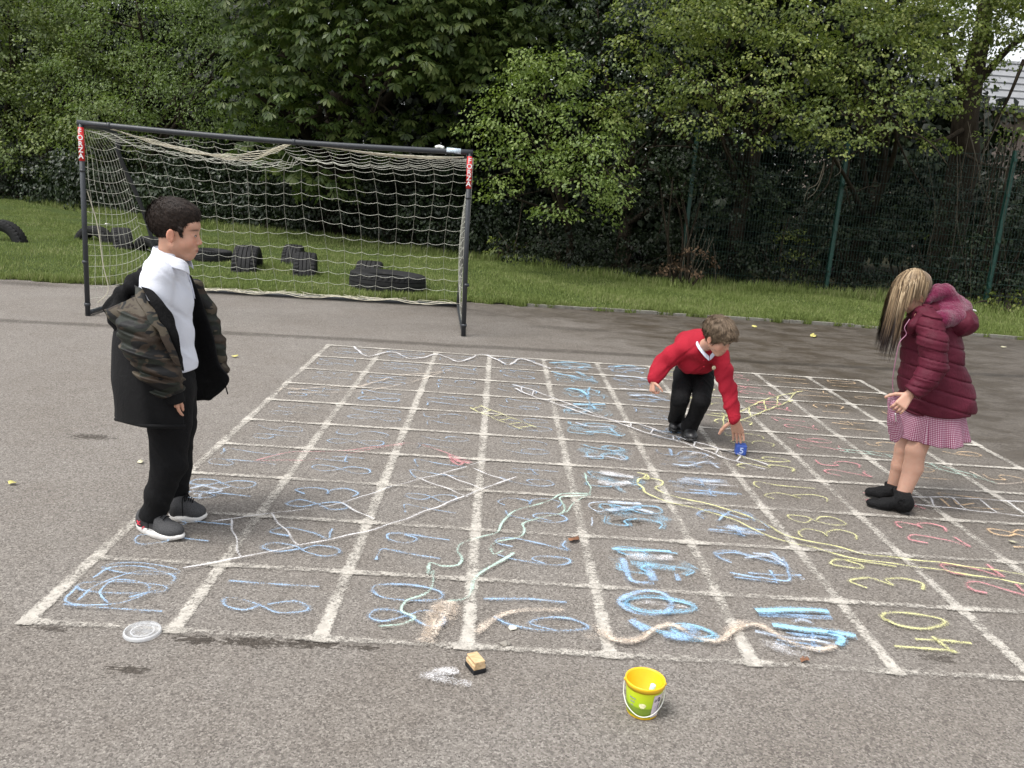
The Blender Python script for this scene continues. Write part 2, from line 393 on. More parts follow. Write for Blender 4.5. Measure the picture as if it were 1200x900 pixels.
for c in range(10):
    for j in range(10):
        if not visible(c, j): continue
        s = str(numat(c, j)); rb = Rib(); rr = np.random.default_rng(c*17+j*5)
        H = rr.uniform(.27, .33) if c < 7 else rr.uniform(.22, .28); W = rr.uniform(.11, .135) if len(s) == 2 else .12
        if len(s) == 3: W = .10
        gap = .05; tot = len(s)*W+(len(s)-1)*gap; yc = j*C+.27+rr.uniform(-.02, .02); xc = c*C+.25+rr.uniform(-.03, .03)
        dens = {'blue': .60, 'sky': .62, 'yellow': .64, 'pink': .64, 'orange': .63}[colr[c]] + rr.uniform(-.03, .05) + (.03 if j < 3 else 0)
        if c == 0 and 2 < j: dens -= .03
        wd = .0135 if j > 1 else .016
        for q, ch in enumerate(s):
            y0 = yc-tot/2+q*(W+gap); sl = rr.uniform(-.12, .12); hh = H*rr.uniform(.9, 1.1); xo = rr.uniform(-.02, .02)
            for st in DG[ch]:
                A = np.array(st)+rr.normal(0, .035, (len(st), 2))
                x = xc+xo+(.5-A[:, 1])*hh; y = y0+A[:, 0]*W+(A[:, 1]-.5)*sl*W
                Pp = catmull(np.stack([x, y], 1), 10*len(A))
                rb.strip(Pp, wd*(1+.25*np.sin(np.linspace(0, 9, len(Pp))+c)), dens+.06*np.sin(np.linspace(0, 14, len(Pp))+j), ZP+.007)
                rb.strip(Pp, wd*3.2, dens-.15, ZP+.0065)
                if c in (4, 5) and rr.random() < .75: rb.strip(Pp+rr.normal(0, .012, 2), wd*2.4, dens-.09, ZP+.0075)
        if c == 4 and j > 0:
            xx = np.linspace(xc-.17, xc+.17, 14); rb.strip(np.stack([xx, yc+.04*np.sin(xx*20+j)], 1), .17, .50+.05*np.sin(xx*31+j), ZP+.006)
        if c == 5 and j > 2:
            xx = np.linspace(xc-.14, xc+.16, 14); rb.strip(np.stack([xx, yc+.05*np.sin(xx*17+j)], 1), .12, .47+.05*np.sin(xx*31+j), ZP+.006)
        o = rb.build('chalk_number', CH[colr[c]] if not (c in (8, 9) and j > 6) else CH['orange'])
        tag(o, '%s chalk number %s in the %s square of the %s column' % (word[colr[c]], s, ordn[j], cw[c]), 'chalk number', 'chalk numbers written in the grid squares')

def drawn(name, label, cat, strokes, z, group=None, n=14, parent=None):
    "strokes: (colour, width in metres, density, crop frame or None, points); frame = (x0, y0, scale)"
    by = {}
    for (colname, wd, dn, fr, pts) in strokes:
        pts = [(fr[0]+x/fr[2], fr[1]+y/fr[2]) if fr else (x, y) for x, y in pts]
        Q = np.array([gnd(x, y)[:2] for x, y in pts]); Pp = catmull(Q, max(6, n*len(Q)//2))
        L = np.r_[0, np.cumsum(np.linalg.norm(np.diff(Pp, axis=0), axis=1))]
        Pp = Pp+np.stack([.004*np.sin(L*31+1), .004*np.sin(L*27+2)], 1)
        by.setdefault(colname, Rib()).strip(Pp, wd*1.05*(1+.2*np.sin(L*23)), dn+.03+.07*np.sin(L*11)+.04*np.sin(L*37), z); by[colname].strip(Pp, wd*2.4, dn-.16, z-.0006)
    keys = list(by)
    if len(keys) == 1: o = by[keys[0]].build(name, CH[keys[0]])
    else:
        o = thing(name, label, cat, (float(Pp[0][0]), float(Pp[0][1]), 0), group)
        for i, k in enumerate(keys): by[k].build('chalk_line', CH[k], o)
    if group: o['group'] = group
    return tag(o, label, cat)
def rungs(A, B, n, t0=.06, t1=.94):
    A = catmull(np.array(A, float), 60); B = catmull(np.array(B, float), 60); out = []
    for k in np.linspace(t0, t1, n): out.append([tuple(A[int(k*59)]), tuple(B[int(k*59)])])
    return out
F3 = (350, 390, 3.4286); F4 = (350, 580, 3.4286); F5 = (620, 410, 4.2857); F6 = (650, 580, 3.4286); F7 = (860, 430, 3.5294); F8 = (900, 580, 4.0); F2 = (0, 580, 3.0)
ZS = ZP+.011
SN, LD = 'chalk snakes drawn across the grid', 'chalk ladders drawn across the grid'
drawn('chalk_snake', 'white zigzag chalk snake along the far row of the grid', 'chalk drawing',
      [('white', .03, .66, F3, [(220, 60), (265, 97), (300, 97), (345, 85), (390, 85), (440, 108), (500, 105), (560, 92), (635, 120), (680, 112), (735, 92), (800, 115), (845, 135), (890, 110), (960, 130), (1010, 150)]),
       ('white', .02, .6, F3, [(735, 92), (860, 105), (1000, 118)]), ('white', .02, .6, F5, [(0, 60), (90, 95), (250, 92), (420, 105), (590, 100)])], ZS, SN)
A = [(-50, 232), (0, 232), (150, 222), (240, 222), (400, 180), (560, 165), (615, 152)]; B = [(-50, 248), (0, 247), (190, 245), (300, 235), (450, 205), (530, 180), (600, 158)]
drawn('chalk_snake', 'thin peach chalk snake crossing the three left columns near the far edge', 'chalk drawing', [('peach', .022, .6, F3, A), ('peach', .02, .56, F3, B), ('peach', .02, .5, None, [(326, 461), (333, 456), (350, 458)])], ZS, SN)
drawn('chalk_snake', 'pink chalk snake in the left columns with a filled pink head', 'chalk drawing',
      [('pink', .015, .57, None, [(297, 543), (320, 537), (347, 532), (400, 531), (466, 523), (490, 523), (522, 533), (553, 545)]), ('pink', .015, .52, None, [(297, 543), (325, 542), (361, 542), (408, 534), (452, 526), (472, 524)]),
       ('pink', .05, .56, F3, [(610, 510), (650, 525), (690, 532)]), ('pink', .03, .55, F3, [(600, 500), (640, 540), (670, 520)])], ZS, SN)
L1 = [(213, 670), (277, 658), (350, 643), (437, 624), (505, 600), (560, 578), (604, 562)]; L2 = [(247, 615), (267, 612), (317, 605), (394, 594), (467, 571), (525, 556), (570, 542)]
rg = [[(270, 612), (282, 658)], [(317, 605), (350, 643)], [(400, 593), (437, 612)], [(487, 562), (548, 585)], [(519, 558), (566, 577)], [(554, 552), (592, 566)]]
drawn('chalk_ladder', 'long white chalk ladder with wide rungs across the left columns', 'chalk drawing', [('white', .016, .66, None, L1), ('white', .014, .62, None, L2)]+[('white', .014, .62, None, q) for q in rg], ZS+.001, LD)
A = [(550, 480), (580, 493), (611, 505)]; B = [(561, 477), (595, 490), (628, 503)]
drawn('chalk_ladder', 'small yellow chalk ladder in the fourth column', 'chalk drawing', [('yellow', .016, .62, None, A), ('yellow', .016, .62, None, B)]+[('yellow', .014, .6, None, q) for q in rungs(A, B, 6)], ZS, LD)
A = [(0, 205), (120, 250), (250, 300), (350, 340), (430, 365), (560, 385), (700, 435), (860, 480), (1000, 520), (1200, 590)]; B = [(0, 235), (60, 255), (150, 285), (280, 330), (400, 360), (500, 395), (600, 430), (750, 470), (880, 515), (1000, 560), (1180, 610)]
A = [(600, 453)]+[(620+x/4.2857, 410+y/4.2857) for x, y in A]; B = [(603, 457)]+[(620+x/4.2857, 410+y/4.2857) for x, y in B]
drawn('chalk_ladder', 'long curving white chalk ladder passing under the boy in red', 'chalk drawing', [('white', .02, .66, None, A), ('white', .022, .66, None, B)]+[('white', .014, .62, None, q) for q in rungs(A, B, 13)], ZS+.001, LD)
g1 = [(1170, 5), (1060, 5), (1000, 35), (870, 75), (830, 105), (800, 155), (740, 180), (650, 205), (640, 235), (655, 265), (635, 292), (580, 298), (530, 288), (516, 330), (545, 320), (520, 400), (430, 440), (410, 480), (470, 505), (400, 535), (320, 545)]
g2 = [(1170, 10), (1050, 20), (1070, 60), (1050, 85), (960, 105), (900, 125), (910, 155), (880, 180), (780, 210), (780, 248), (830, 235)]
g3 = [(860, 245), (800, 285), (745, 315), (715, 340), (690, 395), (670, 430), (600, 440)]
drawn('chalk_snake', 'mint green chalk snake winding down the fourth column', 'chalk drawing',
      [('mint', .018, .62, F4, g1), ('mint', .018, .62, F4, g2), ('mint', .022, .64, F4, g3), ('mint', .014, .6, F5, [(275, 630), (295, 680), (305, 730), (240, 770), (180, 830)])], ZS, SN)
up = [(740+0, 560)]
y1 = [(540, 680), (550, 660), (600, 655), (660, 670), (665, 690), (635, 705), (680, 735), (780, 760), (950, 800), (1100, 850), (1190, 890)]; y1 = [(620+x/4.2857, 410+y/4.2857) for x, y in y1]+[(900+x/4, 580+y/4) for x, y in [(100, 208), (300, 250), (450, 290), (620, 310), (800, 330), (950, 350), (1200, 385), (1500, 420)]]
y2 = [(540, 685), (570, 705), (590, 730), (660, 765), (800, 800), (950, 840), (1060, 880)]; y2 = [(620+x/4.2857, 410+y/4.2857) for x, y in y2]+[(900+x/4, 580+y/4) for x, y in [(0, 205), (120, 240), (200, 255), (350, 300), (500, 325), (700, 350), (900, 380), (1050, 405), (1200, 430), (1500, 470)]]
drawn('chalk_snake', 'long yellow chalk snake with a looped head reaching the right edge', 'chalk drawing',
      [('yellow', .018, .66, None, y1), ('yellow', .018, .66, None, y2), ('yellow', .016, .64, F5, [(540, 628), (590, 640), (600, 660), (575, 655), (590, 635)])], ZS, SN)
A = [(845, 490), (862, 487), (897, 470), (940, 460)]; B = [(845, 502), (862, 497), (900, 482), (928, 471)]
drawn('chalk_ladder', 'yellow chalk ladder beside the hand of the boy in red', 'chalk drawing', [('yellow', .022, .62, None, A), ('yellow', .022, .62, None, B)]+[('yellow', .018, .6, None, q) for q in rungs(A, B, 7)], ZS, LD)
f = lambda L: [(860+x/3.5294, 430+y/3.5294) for x, y in L]
A = f([(420, 345), (600, 365), (800, 405), (1000, 458), (1080, 490)]); B = f([(430, 355), (640, 382), (880, 440), (1020, 472), (1090, 492)])
drawn('chalk_ladder', 'narrow pale green chalk ladder passing behind the girl', 'chalk drawing', [('mint', .018, .6, None, A), ('mint', .018, .58, None, B), ('peach', .018, .6, None, f([(970, 440), (1020, 462), (1090, 492), (1200, 485)]))]+[('mint', .014, .56, None, q) for q in rungs(A, B, 9)], ZS, LD)
A = f([(730, 548), (900, 550), (1200, 568), (1400, 580)]); B = f([(740, 578), (950, 600), (1200, 628), (1400, 648)])
drawn('chalk_ladder', 'wide white chalk ladder beside the black boots of the girl', 'chalk drawing', [('white', .016, .68, None, A), ('white', .016, .68, None, B)]+[('white', .014, .64, None, f(q)) for q in ([(810, 552), (830, 590)], [(900, 552), (960, 602)], [(1015, 560), (1085, 612)], [(1125, 565), (1210, 622)])]
      + [('orange', .02, .6, None, f(q)) for q in ([(850, 555), (895, 590)], [(905, 560), (930, 580), (990, 575)])], ZS+.001, LD)
# smudges and rubbed-out figures
def smudge(label, strokes): drawn('chalk_smudge', label, 'chalk mark', strokes, ZS+.0045, 'rubbed chalk marks')
smudge('pile of pale chalk dust rubbed on the ground beside a column line', [('peach', .10, .62, F4, [(600, 445), (570, 500), (530, 560), (510, 610)]), ('peach', .07, .55, F4, [(560, 450), (530, 510), (500, 590)]), ('peach', .05, .5, F4, [(630, 460), (620, 520)])])
smudge('curved streak of pale dust in the square of number 61', [('peach', .05, .56, F4, [(710, 575), (760, 530), (830, 495), (930, 478), (1060, 478)]), ('peach', .06, .42, F4, [(1130, 560), (1180, 590), (1190, 540)])])
smudge('faint blue white smudge beside the wooden board rubber', [('white', .06, .56, None, [(505, 795), (520, 793), (538, 790)]), ('white', .06, .5, None, [(490, 797), (515, 800), (552, 808)])])
smudge('long peach coloured wavy streak along the near row', [('peach', .032, .74, F6, [(170, 560), (230, 595), (330, 602), (400, 555), (470, 538), (560, 590), (650, 602), (700, 570), (760, 545), (810, 535), (870, 570), (950, 610), (1050, 635), (1130, 625)]), ('peach', .09, .47, F6, [(160, 540), (230, 590), (330, 600), (420, 550), (520, 560), (650, 600), (760, 530), (860, 560), (1000, 630)])])
smudge('thick bright blue oval and bars over number 60', [('blue', .035, .64, F6, [(250, 445), (290, 420), (360, 403), (430, 415), (470, 450), (440, 490), (360, 500), (290, 475), (250, 445)]), ('blue', .06, .6, F6, [(300, 520), (340, 545), (370, 560)]), ('blue', .075, .62, F6, [(430, 580), (500, 585), (560, 570), (520, 540)]), ('white', .05, .46, F6, [(310, 450), (400, 450), (530, 470)])])
smudge('bright blue scribbled block over number 59', [('sky', .03, .68, F6, [(225, 232), (350, 238), (465, 243)]), ('blue', .04, .62, F6, [(265, 270), (290, 320), (310, 365), (400, 370)]), ('blue', .05, .56, F6, [(370, 310), (400, 360)]), ('blue', .03, .58, F6, [(480, 330), (495, 360)]), ('white', .11, .54, F6, [(280, 262), (380, 265), (470, 268)]), ('sky', .09, .52, F6, [(300, 290), (400, 300), (480, 315)])])
smudge('white scribbled star shape in the fifth column', [('white', .10, .57, F5, [(350, 630), (430, 640), (520, 655)]), ('white', .10, .56, F5, [(340, 675), (430, 690), (500, 680)]), ('sky', .05, .5, F5, [(410, 690), (490, 735)])])
smudge('blue white scribble above the dark stain in the fifth column', [('pale', .045, .66, F5, [(390, 780), (480, 785), (560, 790)]), ('pale', .05, .66, F5, [(390, 825), (500, 810), (620, 838)]), ('sky', .04, .6, F5, [(400, 800), (470, 820), (560, 810)]), ('pale', .014, .58, F5, [(380, 780), (310, 785), (305, 805), (340, 830), (390, 825)]), ('pale', .012, .58, F5, [(310, 860), (315, 900)])])
smudge('very bright blue bars scrawled over number 41', [('sky', .034, .78, F6, [(805, 484), (900, 478), (1000, 480), (1100, 484)]), ('sky', .034, .78, F6, [(870, 543), (960, 550), (1080, 568), (1210, 583)]), ('pale', .03, .66, F6, [(800, 568), (950, 592), (1060, 608), (1130, 622)]), ('sky', .034, .7, F6, [(1090, 572), (1145, 590), (1140, 620)]), ('pale', .03, .56, F6, [(950, 530), (990, 518), (1040, 535)]), ('white', .10, .46, F6, [(830, 600), (930, 640), (1020, 665)])])
smudge('blue star scrawled over number 42', [('blue', .02, .64, F6, [(700, 330), (830, 348), (940, 358), (915, 265)]), ('pale', .03, .55, F6, [(760, 270), (850, 260), (920, 300), (1000, 355)]), ('pale', .03, .6, F6, [(790, 250), (870, 258), (920, 280)])])
smudge('blue scribble beneath the yellow snake over number 43', [('pale', .10, .52, F6, [(680, 140), (760, 160), (830, 170)]), ('blue', .022, .6, F6, [(615, 153), (720, 158), (835, 175)]), ('blue', .018, .58, F6, [(650, 120), (690, 90), (750, 110), (820, 115), (860, 150)])])
smudge('white and blue scribble over number 44', [('pale', .10, .54, F5, [(740, 672), (860, 675), (1000, 680)]), ('white', .05, .56, F5, [(780, 660), (900, 690), (1050, 700)]), ('blue', .03, .58, F5, [(800, 735), (920, 735), (1040, 745)])])
smudge('pale blue loops over number 45', [('pale', .03, .6, F5, [(720, 590), (800, 595), (900, 575), (950, 610)]), ('white', .04, .52, F5, [(800, 540), (850, 530), (930, 560)]), ('blue', .03, .56, F5, [(700, 510), (720, 545)])])
smudge('white chalk scribble in the fifth column beside the curving ladder', [('pale', .03, .6, F5, [(230, 378), (300, 395), (410, 400)]), ('sky', .03, .6, F5, [(270, 425), (370, 428), (450, 445), (400, 405)]), ('pale', .03, .58, F5, [(260, 550), (380, 550), (480, 568), (420, 520)])])
smudge('bright blue scribble in the fifth column at the long ladder', [('sky', .05, .62, F5, [(200, 205), (260, 215), (300, 250)]), ('sky', .06, .62, F5, [(220, 285), (320, 285), (380, 285)]), ('sky', .03, .6, F5, [(300, 200), (295, 260), (330, 310)])])
smudge('blue white scribble at the far end of the fifth column', [('sky', .06, .6, F5, [(100, 75), (200, 72), (300, 85), (250, 100)]), ('sky', .06, .56, F5, [(110, 120), (200, 140), (310, 160), (240, 120)]), ('pale', .05, .52, F5, [(120, 100), (300, 110)])])
smudge('blue white scribble at the far end of the sixth column', [('sky', .06, .55, F5, [(420, 95), (500, 88), (580, 105)]), ('pale', .07, .56, F5, [(430, 140), (520, 145), (590, 160)]), ('white', .05, .56, F5, [(450, 205), (560, 210), (690, 220)]), ('pale', .06, .56, F5, [(500, 240), (600, 240), (690, 265)])])
smudge('messy pale blue loops over number 100', [('blue', .015, .6, F2, [(265, 340), (235, 385), (300, 405), (430, 395), (520, 355), (490, 320), (400, 315), (355, 355), (380, 395)]), ('blue', .015, .6, F2, [(320, 310), (400, 268), (520, 272), (610, 300), (570, 345), (450, 375)]), ('blue', .015, .58, F2, [(265, 390), (350, 330), (480, 285), (590, 285)])])
smudge('dense pale blue scribble at the toe of the grey trainer', [('pale', .03, .58, None, [(222, 577), (240, 573), (258, 580), (228, 583)]), ('pale', .02, .58, None, [(232, 590), (238, 582), (268, 575)])])
# ================================================================ GOAL
M_POST = plain('dark_grey_pipe', (.030, .034, .040), .45, noise=.15)
M_RED = plain('red_sticker', (.62, .03, .03), .4, noise=.05)
M_LETTER = plain('white_lettering', (.8, .8, .8), .5, noise=.02)
M_NET = plain('net_cord', (.50, .50, .43), .85, noise=.15)
M_NETOLD = plain('old_net_cord', (.62, .58, .46), .85, noise=.15)
GL = np.array([-2.535, 5.688, 0]); GR = np.array([1.209, 5.954, 0]); GH = 1.83
gx = (GR-GL)/np.linalg.norm(GR-GL); gy = np.array([-gx[1], gx[0], 0]); GW = np.linalg.norm(GR-GL); Z3 = np.array([0, 0, 1.])
def gp(u, v, z): return GL+gx*u+gy*v+Z3*z
goal = thing('football_goal', 'dark metal football goal with white net standing on the asphalt', 'football goal', GL)
TOPD, BOTD = .90, 2.02
for u, s in ((0, -1), (GW, 1)):
    m1 = MB(); lean = -.04 if u else .02; ins = -.02 if u else .12
    m1.tube([gp(u, 0, .0), gp(u+lean, 0, GH+.02)], .024, 12); o = m1.build('post', M_POST, goal, True)
    m1 = MB(); m1.tube([gp(u, 0, .52), gp(u, 0, .55)], .029, 12); m1.tube([gp(u+lean*.8, 0, 1.40), gp(u+lean*.8, 0, 1.42)], .028, 12); m1.tube([gp(u, 0, .10), gp(u, 0, .13)], .029, 12)
    m1.build('collar', M_POST, o, True)
    m1 = MB(); m1.tube(catmull([gp(u, 0, .03), gp(u+ins*.25, .5, .03), gp(u+ins, BOTD, .03)], 8), .022, 10); m1.build('ground_bar', M_POST, goal, True)
    m1 = MB(); m1.tube(catmull([gp(u+lean, 0, GH-.0), gp(u+lean, TOPD*.7, GH-.01), gp(u+lean, TOPD, GH-.06), gp(u, TOPD+.12, GH-.28), gp(u+ins*.5, TOPD+.62, .95), gp(u+ins, BOTD, .03)], 40), .024, 10); m1.build('rear_strut', M_POST, goal, True)
m1 = MB(); P = [gp(-.01 + (GW+.0)*t, 0, GH+.02-.03*math.sin(PI*t)) for t in np.linspace(0, 1, 20)]
m1.tube(P, .026, 12); o = m1.build('crossbar', M_POST, goal, True)
m1 = MB()
for t in (.07, .53): m1.tube([gp(GW*t, 0, GH+.02-.03*math.sin(PI*t)), gp(GW*(t+.008), 0, GH+.02-.03*math.sin(PI*t))], .030, 12)
m1.build('joint_ring', M_POST, o, True)
m1 = MB(); m1.tube([gp(0, BOTD, .03), gp(GW*.5, BOTD-.02, .03), gp(GW, BOTD, .03)], .024, 10); m1.build('ground_bar', M_POST, goal, True)
# stickers on the posts: stacked letters
def letters(txt, size, mat, name, parent, M, extrude=.0006, step=None):
    out = MB(); k = 0
    for i, ch in enumerate(txt):
        cu = bpy.data.curves.new('t', 'FONT'); cu.body = ch; cu.size = size; cu.extrude = extrude; cu.align_x = 'CENTER'; cu.offset = size*.022
        ob = bpy.data.objects.new('t', cu); COL.objects.link(ob)
        dg = bpy.context.evaluated_depsgraph_get(); me = ob.evaluated_get(dg).to_mesh()
        V = np.array([v.co[:] for v in me.vertices]); F = [tuple(q.vertices) for q in me.polygons]
        if len(V): 
            if step: V = V+np.array([step[0]*i, step[1]*i, 0])
            out.add((np.c_[V, np.ones(len(V))]@np.array(M).T)[:, :3], F)
        ob.evaluated_get(dg).to_mesh_clear(); bpy.data.objects.remove(ob); bpy.data.curves.remove(cu)
    return out.build(name, mat, parent)
for u, lean in ((0, .02), (GW, -.04)):
    z0, z1 = GH-.33, GH-.02
    m1 = MB(); m1.tube([gp(u+lean*z0/GH, 0, z0), gp(u+lean, 0, z1)], .0262, 16); st = m1.build('sticker', M_RED, goal, True)
    f = -gy*.0275
    T = np.eye(4); T[:3, 0] = gx; T[:3, 1] = Z3; T[:3, 2] = -gy; T[:3, 3] = gp(u+lean*.93, 0, z1-.062)+f
    letters('FORZA', .066, M_LETTER, 'lettering', st, T, step=(0, -.056))
m1 = MB(); m1.tube([gp(GW-.27, 0, GH+.02), gp(GW-.13, 0, GH+.02)], .0285, 16); m1.build('sticker', plain('pale_sticker', (.55, .65, .75), .4, noise=.4, nscale=60), goal, True)
m1 = MB(); m1.tube(catmull([gp(GW-.38, 0, GH+.04), gp(GW-.34, .01, GH+.052), gp(GW-.30, 0, GH+.04)], 8), .018, 8); m1.build('net_clip', plain('white_tape', (.75, .75, .7), .6), goal, True)
# net: one sheet of cords from the crossbar back and down to the ground bar, plus two sides
def backpt(a, b):
    "a across 0..1, b down the net 0..1"
    u = GW*a; prof = catmull([(0.0, GH-.03), (.42, GH-.05), (TOPD+.05, GH-.16), (TOPD+.35, 1.25), (TOPD+.75, .62), (BOTD-.03, .05)], 60)
    v, z = prof[int(b*59)] if b < 1 else prof[-1]
    sag = math.sin(PI*a)
    z -= .16*sag*math.exp(-((b-.2)/.15)**2)*(1.2 if a < .5 else .6)+.05*abs(math.sin(2*PI*a))*math.sin(PI*b)
    v += .30*sag*math.sin(PI*b)*(.7+.3*math.sin(5*a+1)) - .06*math.cos(a*2*PI*3)*math.sin(PI*b)
    u += .03*math.sin(b*9+a*11)
    return gp(u, v, max(z, .03))
NA, NB = 19, 20
net = MB()
def cord(pts, r): net.tube(pts, r, 3, False)
aa = np.linspace(0, 1, NA); bb = np.r_[np.linspace(0, 1, NB)]
for a in aa[1:-1]: cord([backpt(a, b) for b in np.linspace(0, 1, 45)], .0020)
for b in bb: cord([backpt(a, b)+Z3*(-.022*abs(math.sin(PI*a*(NA-1)))*(b < .95)) for a in np.linspace(0, 1, 91)], .0020)
net.build('net', M_NET, goal)
for k, u in enumerate((0, GW)):
    net = MB(); prof = lambda z: np.interp(z, [0, .62, 1.25, 1.67, 1.83], [BOTD-.04, TOPD+.75, TOPD+.34, TOPD+.02, .6])
    inn = .05 if k == 0 else -.05
    def sp(t, z): 
        t_ = t; return gp(u+inn*math.sin(PI*t_)*math.sin(PI*z/1.83)*1.5, .04+(prof(z)-.04)*t_+.015*math.sin(z*13), z-.05*math.sin(PI*t_)*(z < 1.8))
    nt_ = 11
    for i in range(nt_+1): cord([sp(i/nt_, z) for z in np.linspace(.05, 1.80, 30)], .0020)
    for z in np.arange(.06, 1.82, .107): cord([sp(t, z) for t in np.linspace(0, 1, 16)], .0020)
    net.build('net', M_NET, goal)
net = MB()
for k in range(5):                                        # the slack rope of the net hanging under the crossbar
    e = k*.018
    P = catmull([gp(.28+e, .02, GH-.02), gp(.62, .30+e, GH-.09-e*.5), gp(1.15, .36+e, GH-.17-e*.4), gp(1.55, .30, GH-.13-e), gp(2.02, .02, GH-.01)], 40)
    net.tube(P+np.stack([0*P[:, 0], 0*P[:, 0], .006*np.sin(np.arange(40)*.9+k)], 1), .0034, 4)
for k in range(3): net.tube(catmull([gp(2.15+k*.05, .0, GH-.025), gp(2.8, .05+k*.01, GH-.055-k*.006), gp(3.3, .06, GH-.05-k*.008), gp(3.66, .0, GH-.03)], 30), .006, 4)
net.build('net_rope', M_NETOLD, goal)
net = MB()
for k in range(26):                                        # slack net lying along the ground bar
    u0 = rng.uniform(.2, GW-.2); net.tube(catmull([gp(u0+rng.normal(0, .05)+q*.09, BOTD-.05+rng.normal(0, .05), .05+abs(rng.normal(0, .018))) for q in range(5)], 16), .0026, 3)
for k in range(2): net.tube(catmull([gp(u, BOTD-.07+.03*math.sin(u*5+k*2), .05+.02*math.sin(u*9+k)) for u in np.linspace(.05, GW-.05, 20)], 80), .004, 4)
net.tube(catmull([gp(.03, .05, 1.22), gp(.09, .1, .9), gp(.13, .1, .5), gp(.16, .12, .25), gp(.06, .1, .12)], 30), .005, 4)
net.build('net_rope', M_NETOLD, goal)

# ================================================================ TYRES
t = NT('old_rubber'); o_ = t.obj()
t.set(color=t.ramp(t.noise(9, 5, .7, o_), [(.3, (.008, .008, .009)), (.6, (.016, .016, .016)), (.85, (.05, .045, .035))]), rough=.75, spec=.3); t.bump(t.noise(50, 3, .6, o_), .4, .006); M_TYRE = t.m
def tyre_mesh(name, R, W, hole, grooves=4, block=44):
    "axis along local X"
    prof = []
    hw = W/2
    n = 40
    for i in range(n+1):                                    # tread with circumferential grooves
        x = -hw*.86+2*hw*.86*i/n; g = 1 if (i % (n//(grooves+1))) == 0 and 0 < i < n else 0
        prof.append((R-.012*(abs(x)/hw)**2-(.016 if g else 0), x))
    prof += [(R*.94, hw*.97), (R*.85, hw*1.03), (R*.74, hw*.98), (hole*1.08, hw*.78), (hole, hw*.66), (hole*1.02, hw*.5), (R*.80, hw*.80), (R*.90, hw*.7), (R*.93, 0), (R*.90, -hw*.7), (R*.80, -hw*.80),
             (hole*1.02, -hw*.5), (hole, -hw*.66), (hole*1.08, -hw*.78), (R*.74, -hw*.98), (R*.85, -hw*1.03), (R*.94, -hw*.97), prof[0]]
    V = []; F = []; m = len(prof); N = block*3
    for j in range(N):
        a = 2*PI*j/N; cut = .014 if j % 3 == 0 else 0
        for i, (r, x) in enumerate(prof):
            rr = r-(cut if (i <= n and (i < 8 or i > n-8)) or (i in (n+1, m-2)) else 0)
            V.append((x, rr*math.cos(a), rr*math.sin(a)))
    for j in range(N):
        for i in range(m-1): F.append((j*m+i, j*m+i+1, ((j+1) % N)*m+i+1, ((j+1) % N)*m+i))
    return mesh_obj(name, V, F, M_TYRE, None, False)
def tyre(px, py, Y, R, W, kind, ang, z, label, hole=.58, grooves=4):
    p_ = gnd(px, py); o = tyre_mesh('tyre', R, W, R*hole, grooves, int(30+R*26))
    o.location = (p_[0], p_[1], z); o.rotation_euler = (0, 0, math.radians(ang)) if kind == 'up' else (0, PI/2+math.radians(2), math.radians(ang))
    tag(o, label, 'tyre', 'old tyres set in the grass behind the goal'); return o
tyre(3, 288, 0, .45, .20, 'up', 78, -.02, 'half buried upright tyre at the left edge of the picture', .60)
tyre(112, 289, 0, .42, .22, 'up', 72, -.05, 'half buried upright tyre seen beside the left goal post', .60)
tyre(143, 294, 0, .43, .30, 'up', 28, -.03, 'upright tyre with worn ribs between the goal post and the boy')
tyre(176, 298, 0, .36, .24, 'up', 60, -.05, 'dark upright tyre partly hidden behind the boy in the open coat', .55)
tyre(250, 307, 0, .30, .20, 'flat', 10, .10, 'small tyre lying flat in the grass')
tyre(290, 318, 0, .44, .36, 'up', 8, -.04, 'wide upright tyre with deep tread blocks beside the flat small tyre')
tyre(344, 310, 0, .42, .30, 'up', 4, -.08, 'rear upright tyre of the overlapping pair')
tyre(358, 325, 0, .44, .32, 'up', 10, -.06, 'front upright tyre with ribbed tread of the overlapping pair')
tyre(433, 322, 0, .40, .40, 'up', 2, -.17, 'low upright tyre just behind the big flat tyre')
tyre(454, 342, 0, .53, .27, 'flat', 30, .13, 'big tractor tyre lying flat by the edge of the asphalt', .5, 3)

# ================================================================ FENCE
M_FENCE = plain('green_coated_metal', (.010, .050, .038), .45, noise=.2)
M_WIRE = plain('green_coated_wire', (.008, .032, .024), .6, noise=.2)
fence = thing('mesh_fence', 'green weldmesh fence standing in front of the dark hedge', 'fence', (5.0, 12.75, 0))
FP = [(-3.1, 13.6), (-.5, 13.3), (2.2, 13.0), (4.9, 12.75), (7.52, 12.5), (10.32, 12.2), (13.0, 11.8)]
for i, (x, y) in enumerate(FP):
    if i < 3: continue
    mb = MB(); mb.box((x, y, 1.37), (.06, .06, 2.74)); mb.box((x, y, 2.75), (.068, .068, .02)); o = mb.build('post', M_FENCE, fence)
    mb = MB()
    for z in (.4, 1.2, 2.0, 2.6): mb.box((x, y-.04, z), (.05, .02, .05))
    mb.build('clamp', M_FENCE, o)
for i in range(3, len(FP)-1):
    a = np.array([*FP[i], 0.])+[.03, -.05, 0]; b = np.array([*FP[i+1], 0.])+[-.03, -.05, 0]; mb = MB(); L = np.linalg.norm(b-a)
    for k in range(int(L/.05)):
        p_ = a+(b-a)*k/int(L/.05); mb.tube([p_+Z3*.05, p_+Z3*2.68], .0025, 3, False)
    for z in np.arange(.06, 2.7, .2):
        for dy in (-.004, .006): mb.tube([a+Z3*z+[0, dy, 0], b+Z3*z+[0, dy, 0]], .0035, 3, False)
    mb.build('mesh_panel', M_WIRE, fence)

